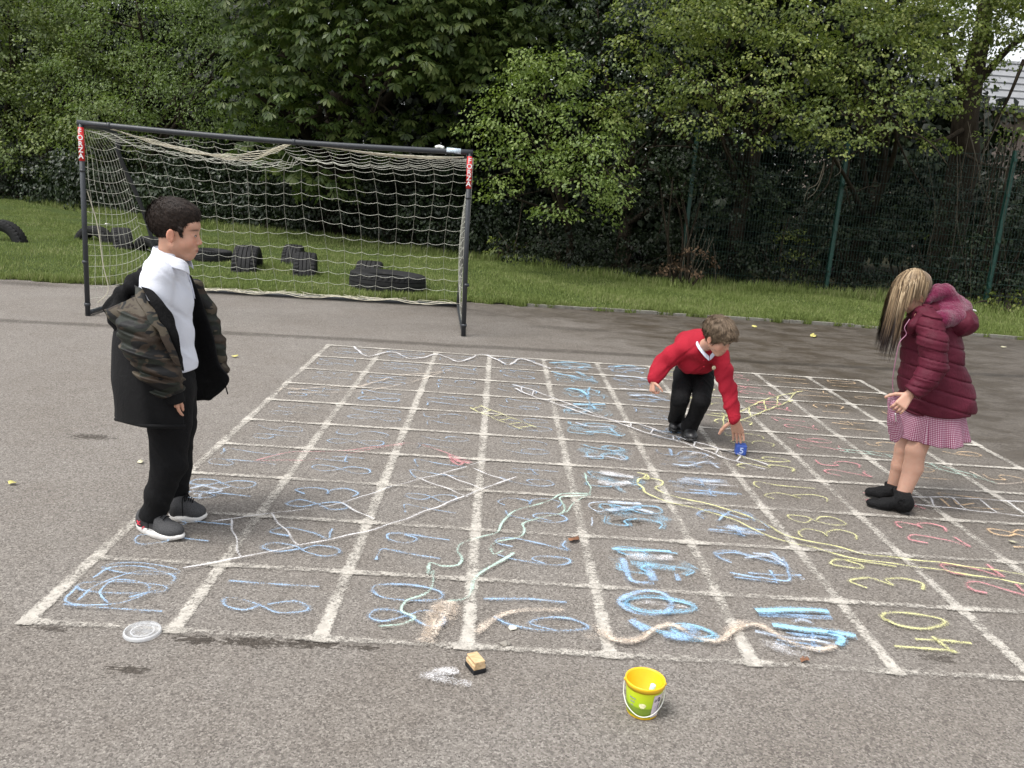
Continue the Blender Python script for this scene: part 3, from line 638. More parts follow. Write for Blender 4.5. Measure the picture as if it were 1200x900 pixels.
# ================================================================ BUILDING BEYOND THE TREES
t = NT('pale_sheet_roof'); p = t.pos(); 
t.set(color=t.ramp(t.noise(1.5, 4, .6, p), [(.3, (.19, .195, .205)), (.7, (.26, .265, .27))]), rough=.5); M_ROOF = t.m
M_WALLB = plain('grey_brick', (.25, .20, .17), .9, noise=.3, nscale=3)
bd = thing('building', 'pale ribbed roof of a building glimpsed between the branches at the right', 'building', (33, 34, 0))
mb = MB(); mb.box((29, 37, 3.0), (27, 8, 6.0)); mb.build('wall', M_WALLB, bd)
a_ = math.atan2(2.6, 5.0); rt = MB()
Rx = np.array([[1, 0, 0], [0, math.cos(a_), -math.sin(a_)], [0, math.sin(a_), math.cos(a_)]])
rt.box((29, 34.6, 7.25), (28, 5.8, .12), Rx)
rt.box((29, 39.6, 7.25), (28, 5.8, .12), Rx.T)
for k in range(7):
    q = (-2.6+k*.85)
    rt.box((29, 34.6+q*math.cos(a_)-.075*math.sin(a_), 7.25+q*math.sin(a_)+.075*math.cos(a_)), (28, .12, .10), Rx)
rt.build('roof', M_ROOF, bd)
mb = MB(); mb.box((29, 31.9, 5.9), (28.2, .16, .16)); mb.build('gutter', plain('dark_gutter', (.05, .05, .055), .5), bd)
# ================================================================ TREES AND HEDGES
def leaf_mat(name, lo, mid, hi, rough=.5, spec=.35, trans=.32):
    t = NT(name); r = t.attr('rnd'); s_ = t.attr('spr')
    f = t.addm(t.mul(r, .5), t.mul(s_, .5))
    c = t.ramp(f, [(.15, lo), (.5, mid), (.85, hi)])
    t.set(color=c, rough=rough, spec=spec)
    tr = t.n('ShaderNodeBsdfTranslucent'); c2 = t.mix(1., c, (1.25, 1.35, .7), 'MULTIPLY'); t.put(tr.inputs[0], c2); ms = t.n('ShaderNodeMixShader'); ms.inputs[0].default_value = trans
    t.t.links.new(t.b.outputs[0], ms.inputs[1]); t.t.links.new(tr.outputs[0], ms.inputs[2]); t.t.links.new(ms.outputs[0], t.out.inputs[0]); return t.m
L_ASH = leaf_mat('ash_leaf', (.085, .125, .040), (.135, .190, .062), (.20, .265, .09))
L_FAR = leaf_mat('sycamore_leaf', (.080, .112, .036), (.130, .175, .052), (.22, .26, .085))
L_CHE = leaf_mat('chestnut_leaf', (.048, .078, .022), (.084, .125, .035), (.155, .19, .06), .4)
L_HAZ = leaf_mat('bright_leaf', (.095, .145, .034), (.155, .215, .055), (.24, .30, .09))
L_HAW = leaf_mat('hawthorn_leaf', (.085, .120, .032), (.150, .195, .050), (.265, .295, .085))
L_DRK = leaf_mat('dark_leaf', (.008, .016, .006), (.016, .029, .010), (.034, .052, .018), .4, .35, .1)  # evergreen tone lowered further, with the canopy's shade put into the leaf colour
L_IVY = leaf_mat('ivy_leaf', (.0045, .009, .0035), (.009, .016, .006), (.019, .029, .010), .5, .25, .05)  # undergrowth shade under the canopy is painted into this very dark leaf colour
L_YEL = leaf_mat('yellow_green_leaf', (.06, .085, .02), (.12, .15, .03), (.20, .22, .06))
L_DEAD = leaf_mat('dead_leaf', (.045, .030, .018), (.09, .058, .034), (.16, .105, .065), .8, .2, .05)
t = NT('bark'); o_ = t.pos(); t.set(color=t.ramp(t.noise(5, 5, .7, t.vmul(o_, (2, 2, .5))), [(.3, (.018, .014, .010)), (.6, (.045, .036, .026)), (.8, (.075, .065, .045))]), rough=.95, spec=.1); t.bump(t.noise(12, 4, .7, t.vmul(o_, (2, 2, .4))), .8, .03); M_BARK = t.m


def crown(name, clumps, mat, parent, dens=1., leaf=.06, asp=.6, per=26, spr=.26, style='leaf', droop=.35, seed=1, shell=.55, up=.7):
    """clumps: (centre, radii). Sprays sit through the outer part of every clump, leaves on the sprays."""
    g = np.random.default_rng(seed); Cs = []; Ns = []
    for c, r in clumps:
        c = np.asarray(c, float); r = np.asarray(r, float)
        area = 4*PI*((r[0]*r[1])**1.6/3+(r[0]*r[2])**1.6/3+(r[1]*r[2])**1.6/3)**(1/1.6)
        n = int(dens*area*5.2); d = unit(g.normal(size=(n, 3))); d = d[d[:, 2] > -.75]
        k = shell+(1-shell)*g.random(len(d))**.6; k *= 1+.16*np.sin(d[:, 0]*5+c[0]*3)*np.sin(d[:, 2]*6+c[2]*5)+.10*np.sin(d[:, 1]*11+d[:, 0]*9+c[1])
        Cs.append(c+d*r*k[:, None]); Ns.append(unit(d/r))
    S = np.concatenate(Cs); N = np.concatenate(Ns); ok = S[:, 2] > .05; S, N = S[ok], N[ok]; ns = len(S)
    out = unit(np.stack([N[:, 0], N[:, 1], N[:, 2]*.3-droop], 1)+g.normal(0, .25, (ns, 3)))
    nrm = unit(N*(1-up)+np.array([0, 0, up])+g.normal(0, .16, (ns, 3))); side = unit(np.cross(nrm, out)); out = np.cross(side, nrm)
    sp = g.random(ns)
    if style == 'palm': per_ = 6
    else: per_ = per
    S_ = np.repeat(S, per_, 0); O_ = np.repeat(out, per_, 0); SD = np.repeat(side, per_, 0); NR = np.repeat(nrm, per_, 0); n = len(S_)
    if style == 'palm':
        th = np.tile(np.linspace(-1.9, 1.9, 6), ns)+g.normal(0, .1, n); L = leaf*g.uniform(.8, 1.15, n)*(1-.18*np.abs(th)/1.9)
        di = unit(O_*np.cos(th)[:, None]+SD*np.sin(th)[:, None]+np.array([0, 0, -.45])); base = S_+di*.012; nn = NR; W = L*.36
    else:
        # leaves on the upper outer side of a small rounded pad
        dd = unit(g.normal(size=(n, 3))+NR*.9+O_*.55); k_ = g.uniform(.45, 1.05, n)*spr
        base = S_+dd*k_[:, None]*np.array([1.25, 1.1, .62])
        tang = unit(O_+g.normal(0, .55, (n, 3))+np.array([0, 0, -.35])); di = tang
        nn = unit(dd*.75+NR*.45+g.normal(0, .32, (n, 3)))
        L = leaf*g.uniform(.6, 1.35, n); W = L*asp
    sd = unit(np.cross(di, nn)); nn = np.cross(sd, di)
    a = base; b = base+di*(L*.5)[:, None]+sd*(W*.5)[:, None]+nn*(L*.07)[:, None]; c = base+di*L[:, None]-nn*(L*.10)[:, None]; d = base+di*(L*.5)[:, None]-sd*(W*.5)[:, None]+nn*(L*.07)[:, None]
    if style == 'palm':
        b = base+di*(L*.68)[:, None]+sd*(W*.5)[:, None]; d = base+di*(L*.68)[:, None]-sd*(W*.5)[:, None]
    V = np.stack([a, b, c, d], 1).reshape(-1, 3); F = np.arange(4*n).reshape(n, 4)
    o = mesh_obj(name, V, F, mat, parent)
    fattr(o, 'rnd', g.random(n), 'FACE'); fattr(o, 'spr', np.repeat(sp, per_), 'FACE')
    return o, n
def bl(px, py, Y, rx, rz, ry=None):
    "clump surveyed at depth Y, radii in metres"
    return (at(px, py, Y), (rx, ry or rx*.8, rz))
def limbs(name, base, tips, r0, parent, seed=0, mat=None, wob=.12, trunk_top=None):
    g = np.random.default_rng(seed); base = np.array(base, float); mb = MB()
    top = np.array(trunk_top if trunk_top is not None else base+[0, 0, 2.0])
    n = 12; P = catmull([base-[0, 0, .1], base*.6+top*.4+g.normal(0, wob, 3)*[1, 1, 0], top], n); mb.tube(P, np.linspace(r0*1.25, r0*.8, n), 12)
    tr = mb.build('trunk', mat or M_BARK, parent, True)
    for tp in tips:
        tp = np.array(tp, float); q = MB(); s = P[g.integers(n//2, n)]
        mid = s*.5+tp*.5+g.normal(0, wob*1.5, 3)+[0, 0, .2]; Q = catmull([s, mid, tp], 14); q.tube(Q, np.linspace(r0*.5, r0*.10, 14), 8)
        for k in range(5):
            i = g.integers(5, 13); e = Q[i]+g.normal(0, .5, 3); q.tube(catmull([Q[i], (Q[i]+e)/2+g.normal(0, .08, 3), e], 7), np.linspace(r0*.14, .006, 7), 5)
        q.build('branch', mat or M_BARK, parent, True)
    return tr
NL = 0
def tree(name, label, cat, base, clumps, mat, tips=None, r0=.16, group='trees behind the grass verge', top=None, high=None, seed=1, limb=True, **kw):
    global NL
    th = thing(name, label, cat, base, group)
    _, n = crown('crown', clumps, mat, th, seed=seed, **kw); NL += n
    if high:
        k2 = dict(kw); k2['leaf'] = kw.get('leaf', .06)*1.9; k2['dens'] = kw.get('dens', 1)*.35; k2['spr'] = .45
        k2.pop('style', None) ; k2.pop('per', None)
        _, n = crown('crown', high, mat, th, seed=seed+50, per=20, **k2); NL += n
    if limb: limbs(name, base, tips or [c for c, r in clumps[:6]], r0, th, seed, trunk_top=top)
    return th
G0 = lambda x, y: (x, y, 0.)
# --- far left
tree('sycamore_tree', 'mottled yellow green tree at the far left edge beyond the grass', 'tree', G0(-15.5, 27),
     [bl(20, 60, 25, 2.6, 1.7), bl(95, 110, 24.5, 2.0, 1.5), bl(-20, 150, 25, 2.4, 1.5), bl(60, 185, 24, 1.8, 1.1), bl(10, 10, 25.5, 2.6, 1.7), bl(120, 30, 26, 2.2, 1.6), bl(-60, 60, 25, 2.2, 2.2), bl(130, 160, 23.5, 1.5, 1.1)],
     L_FAR, high=[((-15, 26, 8.5), (4, 3.5, 2.6))], leaf=.10, spr=.42, per=34, dens=.66, seed=3, r0=.28)
# --- feathery ash
tree('ash_tree', 'pale feathery ash tree left of the dark chestnut', 'tree', G0(-9.4, 24),
     [bl(190, 40, 21.5, 2.2, 1.3), bl(250, 90, 20.5, 1.9, 1.1), bl(150, 95, 21.5, 1.8, 1.2), bl(215, 130, 20, 1.7, .9), bl(290, 25, 21, 1.9, 1.1), bl(160, 0, 22, 2.2, 1.2), bl(130, 150, 20.5, 1.3, .8), bl(270, 150, 19, 1.3, .7), bl(330, 60, 20, 1.4, 1.2)],
     L_ASH, high=[((-8.5, 23, 8.2), (3.8, 3.2, 2.4))], leaf=.085, asp=.36, spr=.42, per=34, dens=.62, seed=4, droop=.5, r0=.22)
# --- horse chestnut
tree('horse_chestnut_tree', 'dark horse chestnut tree with big palmate leaves behind the goal', 'tree', G0(-2.6, 18.6),
     [bl(330, 60, 15.6, 1.3, .95), bl(400, 35, 15.2, 1.4, .9), bl(470, 75, 15.0, 1.4, .75), bl(300, 110, 16.0, 1.0, .8), bl(375, 125, 15.6, 1.3, .7), bl(540, 30, 15.2, 1.4, .8), bl(450, 0, 15.4, 2.0, .8), bl(560, 95, 15.6, 1.1, .65), bl(330, 0, 15.8, 1.5, .8),
      bl(310, 165, 16.2, .9, .55), bl(420, 165, 16.2, 1.1, .5), bl(620, 50, 15.8, 1.0, .7), bl(380, 215, 16.5, .9, .45), bl(500, 150, 16.5, 1.0, .5), bl(345, 200, 16.2, .8, .5), bl(480, 45, 16.8, 2.6, 1.2), bl(640, 10, 16.0, 1.2, .6)],
     L_CHE, high=[((-2.4, 16.9, 7.9), (4.6, 3.4, 2.3)), ((-.2, 16.8, 6.9), (2.6, 2.2, 1.6))], leaf=.21, asp=.4, style='palm', dens=2.3, seed=5, r0=.34, up=.62, top=(-2.5, 18.2, 3.4))
# --- bright small tree
tree('hazel_tree', 'bright green small tree with light leaves right of the goal', 'tree', G0(2.9, 13.6),
     [bl(640, 105, 12.4, .75, .55), bl(600, 130, 12.2, .65, .45), bl(690, 150, 12.0, .75, .5), bl(620, 190, 11.8, .70, .5), bl(580, 225, 11.8, .42, .35), bl(680, 215, 11.5, .70, .42), bl(725, 235, 11.5, .32, .20), bl(650, 85, 12.6, .6, .4), bl(655, 250, 11.4, .45, .16), bl(700, 195, 11.5, .6, .4), bl(610, 80, 12.6, .35, .3), bl(560, 150, 12.4, .32, .25), bl(705, 258, 11.4, .22, .12), bl(590, 180, 12, .5, .4)],
     L_HAZ, leaf=.062, spr=.22, per=24, dens=2.0, seed=6, r0=.07, shell=.35, top=(2.5, 13.0, 1.6))
# --- dark evergreen between
tree('holly_tree', 'dark glossy evergreen behind the bright small tree', 'tree', G0(4.2, 15.5),
     [bl(760, 40, 14.2, 1.2, .8), bl(720, 110, 14.2, 1.1, .8), bl(800, 120, 13.6, 1.0, .9), bl(700, 10, 14.6, 1.1, .7), bl(830, 190, 13.2, 1.1, .8), bl(770, 200, 13.2, 1.0, .7), bl(730, 60, 15, 1.2, .8), bl(860, 235, 13.1, .9, .5)],
     L_DRK, high=[((4.8, 14.4, 7.2), (2.2, 2, 1.9))], leaf=.07, spr=.26, per=22, dens=1.4, seed=7, r0=.14)
# --- hawthorns
tree('hawthorn_tree', 'broad yellow green hawthorn spreading over the middle of the fence', 'tree', G0(6.3, 13.9),
     [bl(860, 25, 11.6, 1.1, .55), bl(790, 60, 11.8, .75, .5), bl(915, 70, 11.2, .85, .5), bl(830, 110, 11.2, .75, .4), bl(760, 120, 11.6, .55, .4), bl(890, 120, 11.0, .6, .28), bl(740, 75, 12.0, .5, .4), bl(960, 25, 11.5, .9, .5), bl(800, 0, 11.8, 1.1, .55), bl(870, 140, 11.0, .16, .22), bl(835, 150, 11.2, .28, .16), bl(812, 150, 11.2, .35, .22), bl(905, 150, 11.0, .45, .22), bl(880, 165, 10.9, .25, .14), bl(945, 140, 11, .4, .25), bl(815, 35, 11.4, .6, .4), bl(720, 140, 12.0, .4, .3)],
     L_HAW, high=[((6.6, 12.4, 6.0), (2.8, 2.2, 1.6))], leaf=.055, asp=.75, spr=.20, per=26, dens=1.9, seed=8, r0=.15, shell=.4, droop=.6, top=(6.2, 13.5, 2.6))
tree('hawthorn_tree', 'hawthorn with low drooping sprays hanging in front of the tall fence post', 'tree', G0(8.7, 14.0),
     [bl(1010, 95, 11.2, .62, .38), bl(1050, 70, 11.2, .6, .4), bl(985, 130, 11.0, .5, .30), bl(1040, 125, 10.9, .5, .26), bl(965, 165, 10.9, .28, .20), bl(1000, 40, 11.4, .8, .4), bl(1080, 30, 11.5, .8, .5), bl(990, 180, 10.8, .12, .12), bl(1065, 145, 10.9, .12, .18), bl(950, 95, 11.3, .5, .35), bl(1020, 172, 10.9, .14, .10), bl(1000, 165, 10.9, .38, .22), bl(1050, 155, 10.9, .35, .16), bl(1085, 120, 11.1, .4, .3), bl(1100, 165, 11.4, .3, .25), bl(1100, 85, 11.3, .4, .3)],
     L_HAW, high=[((9.2, 12.6, 5.8), (2.4, 2.0, 1.5))], leaf=.055, asp=.75, spr=.20, per=26, dens=2.0, seed=9, r0=.13, shell=.4, droop=.6, top=(8.7, 13.6, 2.4))
# --- right-hand tree with the dark forked trunk
tb = (11.0, 15.2, 0.)
th = tree('field_maple_tree', 'tree with a dark forked trunk in the top right corner', 'tree', tb,
     [bl(1120, 30, 13.6, .9, .7), bl(1180, 20, 14, .9, .5), bl(1110, 75, 13.2, .5, .45), bl(1185, 60, 13.2, .45, .25), bl(1215, 10, 13.5, .8, .7), bl(1130, 0, 13.8, 1.2, .5), bl(1165, 45, 13.6, .6, .45), bl(1205, -5, 13.3, .8, .5), bl(1060, 15, 13.4, .9, .6), bl(1195, 45, 14.6, .8, .35), bl(1095, 45, 13.2, .7, .5), bl(1190, 135, 12.8, .32, .16), bl(1165, 125, 13.0, .25, .12), bl(1175, 75, 12.9, .3, .14), bl(1150, 100, 12.9, .28, .2), bl(1120, 125, 12.9, .4, .3), bl(1205, 120, 13.2, .25, .10), bl(1080, 100, 13.2, .5, .5)],
     L_HAW, high=[((12, 14.5, 6.9), (2.8, 2.2, 1.6))], leaf=.065, asp=.75, spr=.22, per=22, dens=1.35, seed=10, shell=.4, limb=False)
q = MB(); q.tube(catmull([tb, at(1128, 200, 14.6), at(1130, 150, 14.4), at(1140, 90, 14.3), at(1152, 30, 14.3), at(1160, -60, 14.4)], 24), np.linspace(.34, .10, 24), 12); q.build('trunk', M_BARK, th, True)
for P_, r_ in (([at(1136, 110, 14.35), at(1165, 75, 14.0), at(1190, 50, 13.8), at(1225, 25, 13.6)], .085), ([at(1134, 130, 14.3), at(1120, 80, 14.2), at(1105, 30, 14)], .10), ([at(1200, 70, 13), at(1188, 100, 13), at(1170, 140, 13.2), at(1150, 180, 13.5)], .035),
               ([at(1132, 150, 14.3), at(1100, 165, 13.8), at(1060, 160, 13.2)], .05), ([at(1128, 180, 14.3), at(1160, 195, 13.7), at(1215, 205, 13.2)], .04)):
    q = MB(); q.tube(catmull(P_, 14), np.linspace(r_, r_*.4, 14), 8); q.build('branch', M_BARK, th, True)
# --- bare hanging twigs in front of the fence
M_TWIG = plain('dry_twig', (.085, .072, .05), .9, noise=.3)
tw = thing('hanging_vine', 'bare pale stems hanging in front of the fence at the right', 'vine', at(1120, 250, 12.0)*[1, 1, 0])
g = np.random.default_rng(5)
for k in range(15):
    x = g.uniform(1075, 1198); y = g.uniform(110, 180); a = at(x, y, 12.1+g.random()*.3); b = at(x+g.normal(0, 14), y+g.uniform(60, 190), 12.0+g.random()*.2)
    b[2] = max(b[2], .1); q = MB(); q.tube(catmull([a, (a+b)/2+g.normal(0, .12, 3), b], 12), np.linspace(.005, .002, 12), 4, False); q.build('stem', M_TWIG, tw, True)
for pts in ([(965, 195), (958, 215), (947, 222), (942, 236)], [(966, 190), (964, 205), (956, 224), (946, 233)], [(982, 185), (985, 200), (978, 207)]):
    q = MB(); q.tube(catmull([at(x, y, 10.9) for x, y in pts], 14), np.linspace(.010, .004, 14), 4, False); q.build('stem', M_TWIG, tw, True)

# --- hedge and undergrowth: separate shrubs
def shrub(label, clumps, mat, base, name='shrub', seed=1, group='dark undergrowth along the grass', **kw):
    global NL
    th = thing(name, label, 'shrub', base, group); k = dict(leaf=.07, spr=.24, per=22, dens=1.1, shell=.6); k.update(kw)
    _, n = crown('foliage', clumps, mat, th, seed=seed, **k); NL += n
    g = np.random.default_rng(seed); q = MB(); b = np.array(base, float)
    for i in range(6):
        c, r = clumps[g.integers(len(clumps))]; e = np.array(c)+g.normal(0, .2, 3); s = b+g.normal(0, .12, 3)*[1, 1, 0]; s[2] = 0
        q.tube(catmull([s, (s+e)/2+g.normal(0, .1, 3), e], 8), np.linspace(.03, .008, 8), 5)
        q.build('stem', M_BARK, th, True); q = MB()
    return th
shr = [  # pixel x, y of the middle, depth, half width, half height, mat, label, leaf
    (40, 205, 25.5, 2.8, 1.1, L_IVY, 'dark shrub at the far left end of the undergrowth', .10), (165, 205, 22.5, 2.3, 1.3, L_DRK, 'dark rounded shrub beneath the ash tree', .10), (110, 225, 23.5, 1.8, 1.0, L_DRK, 'low dark shrub behind the left goal post', .10),
    (255, 215, 19.8, 1.8, 1.3, L_DRK, 'dark shrub rising behind the head of the boy in the open coat', .09), (330, 240, 18.6, 1.6, 1.1, L_DRK, 'dark shrub behind the middle of the goal net', .085), (405, 225, 18.2, 1.6, 1.3, L_IVY, 'dark ivy covered shrub behind the goal beneath the chestnut', .085),
    (480, 240, 17.0, 1.5, 1.2, L_IVY, 'dark shrub behind the right half of the goal net', .08), (545, 255, 16.0, 1.2, 1.1, L_DRK, 'dark shrub just behind the right goal post', .075), (600, 280, 15.2, 1.1, .8, L_IVY, 'low dark shrub right of the goal post', .07),
    (660, 300, 14.0, 1.0, .72, L_IVY, 'low dark shrub beneath the bright small tree', .065), (730, 290, 13.7, 1.1, 1.0, L_IVY, 'dark shrub in front of the evergreen', .065), (845, 285, 13.4, .9, .8, L_IVY, 'dark shrub behind the fence left of the ivy clump', .06),
    (905, 300, 13.0, .7, .55, L_IVY, 'dark bramble at the foot of the fence', .06), (1000, 330, 12.9, .8, .35, L_IVY, 'low bramble behind the fence left of the girl', .06), (1075, 250, 13.2, .7, 1.3, L_IVY, 'dark ivy column behind the fence above the girl', .065),
    (1150, 310, 13.0, .9, .7, L_DRK, 'dark shrub behind the fence at the right edge', .065), (1010, 240, 13.6, .8, 1.2, L_IVY, 'dark ivy covered shrub between the two right fence posts', .06), (950, 225, 13.9, .8, 1.2, L_IVY, 'dark shrub behind the tall slanting fence post', .06),
    (1190, 230, 13.3, .7, 1.0, L_IVY, 'dark ivy behind the rightmost fence post', .065)]
for i, (px, py, Y, hw, hh, mt, lb, lf) in enumerate(shr):
    c = at(px, py, Y); c[2] = max(c[2], hh*.8); g = np.random.default_rng(i+60)
    cl = [(c, (hw, hw*.7, hh)), (c+[-hw*.6, -.2, -hh*.3], (hw*.6, hw*.5, hh*.7)), (c+[hw*.6, -.25, -hh*.35], (hw*.6, hw*.5, hh*.65)), (c+[g.normal(0, .4), -.35, -hh*.5], (hw*.6, hw*.5, hh*.5))]
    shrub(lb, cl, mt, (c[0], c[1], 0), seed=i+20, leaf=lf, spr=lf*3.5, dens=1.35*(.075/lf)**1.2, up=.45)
c = at(922, 290, 12.9); shrub('small yellow green shrub catching the light behind the fence', [(c, (.42, .25, .30)), (c+[-.1, -.05, .3], (.25, .2, .25)), (c+[.2, 0, -.35], (.35, .25, .3))], L_YEL, (c[0], c[1], 0), seed=70, leaf=.05, spr=.16, dens=1.6, group='small plants at the foot of the hedge')
c = at(808, 312, 12.2); shrub('brown bush of dead leaves at the edge of the grass', [(c, (.42, .3, .28)), (c+[.2, 0, .18], (.25, .2, .2)), (c+[-.2, 0, .05], (.25, .2, .2))], L_DEAD, (c[0], c[1], 0), seed=71, leaf=.06, spr=.16, dens=1.5, up=.3, group='small plants at the foot of the hedge')
for k in range(9):
    q = MB(); a = c+[g.normal(0, .2), 0, -.3]; e = a+[g.normal(0, .25), g.normal(0, .1), g.uniform(.6, 1.1)]; q.tube(catmull([a, (a+e)/2+g.normal(0, .06, 3), e], 8), .005, 4); o = q.build('bare_twig', M_TWIG, None, True)
    o.parent = [x for x in bpy.data.objects if x.get('label') == 'brown bush of dead leaves at the edge of the grass'][0]; o.matrix_parent_inverse = Matrix.Translation(-Vector(o.parent.location))
c = at(592, 290, 14.2); shrub('small pale leaved seedling beside the right goal post', [(c, (.22, .2, .22))], L_YEL, (c[0], c[1], 0), seed=72, leaf=.09, spr=.2, dens=1.2, group='small plants at the foot of the hedge')
c = at(1092, 270, 12.9); shrub('sparse plant with pale yellow leaves behind the fence', [(c, (.16, .2, .55))], L_YEL, (c[0], c[1], 0), seed=73, leaf=.07, spr=.2, dens=.55, group='small plants at the foot of the hedge')
c = at(1185, 365, 11.6); shrub('low bramble growing through the bottom of the fence at the right', [(c+[0, 0, .1], (.45, .25, .22)), (c+[-.6, 0, 0], (.35, .2, .18))], L_YEL, (c[0], c[1], 0), seed=74, leaf=.055, spr=.18, dens=.9, group='small plants at the foot of the hedge')
c = at(1172, 165, 12.9); shrub('yellow green spray of leaves high behind the right fence post', [(c, (.35, .25, .16)), (c+[.3, 0, .15], (.3, .25, .14))], L_HAZ, (c[0], c[1], 0), seed=75, leaf=.06, spr=.2, dens=1.3, group='small plants at the foot of the hedge')

c = at(815, 208, 12.3); shrub('dark glossy sprays of leaves hanging over the fence in the middle', [(c, (.55, .35, .34)), (c+[.35, 0, -.2], (.35, .25, .25)), (c+[-.3, 0, .25], (.35, .3, .25))], L_DRK, (c[0], 12.6, 0), seed=77, leaf=.06, spr=.2, dens=1.5)
# --- the wood behind: one dense mass
g = np.random.default_rng(99); cl = []
for x in np.arange(-44, 30, 2.3):
    yb = np.interp(x, [-40, -14, -5, 1, 5, 9, 14, 30], [38, 30, 24, 20.5, 18.5, 18, 18.5, 26])
    for row in (0, 1):
        for z in (1.2, 3.4, 5.6, 7.6):
            if x > 11.5 and z > 3: continue
            if x > 10 and z > 5: continue
            if row and z > 7: continue
            cl.append(((x+g.normal(0, .4)+row*1.1, yb+g.normal(0, .4)+row*2.6, z+g.normal(0, .25)+row*.3), (1.9, 1.2, 1.45)))
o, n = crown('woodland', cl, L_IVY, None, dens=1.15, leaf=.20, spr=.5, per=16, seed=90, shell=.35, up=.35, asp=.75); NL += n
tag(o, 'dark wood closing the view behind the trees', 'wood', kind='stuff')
print('LEAVES', NL)
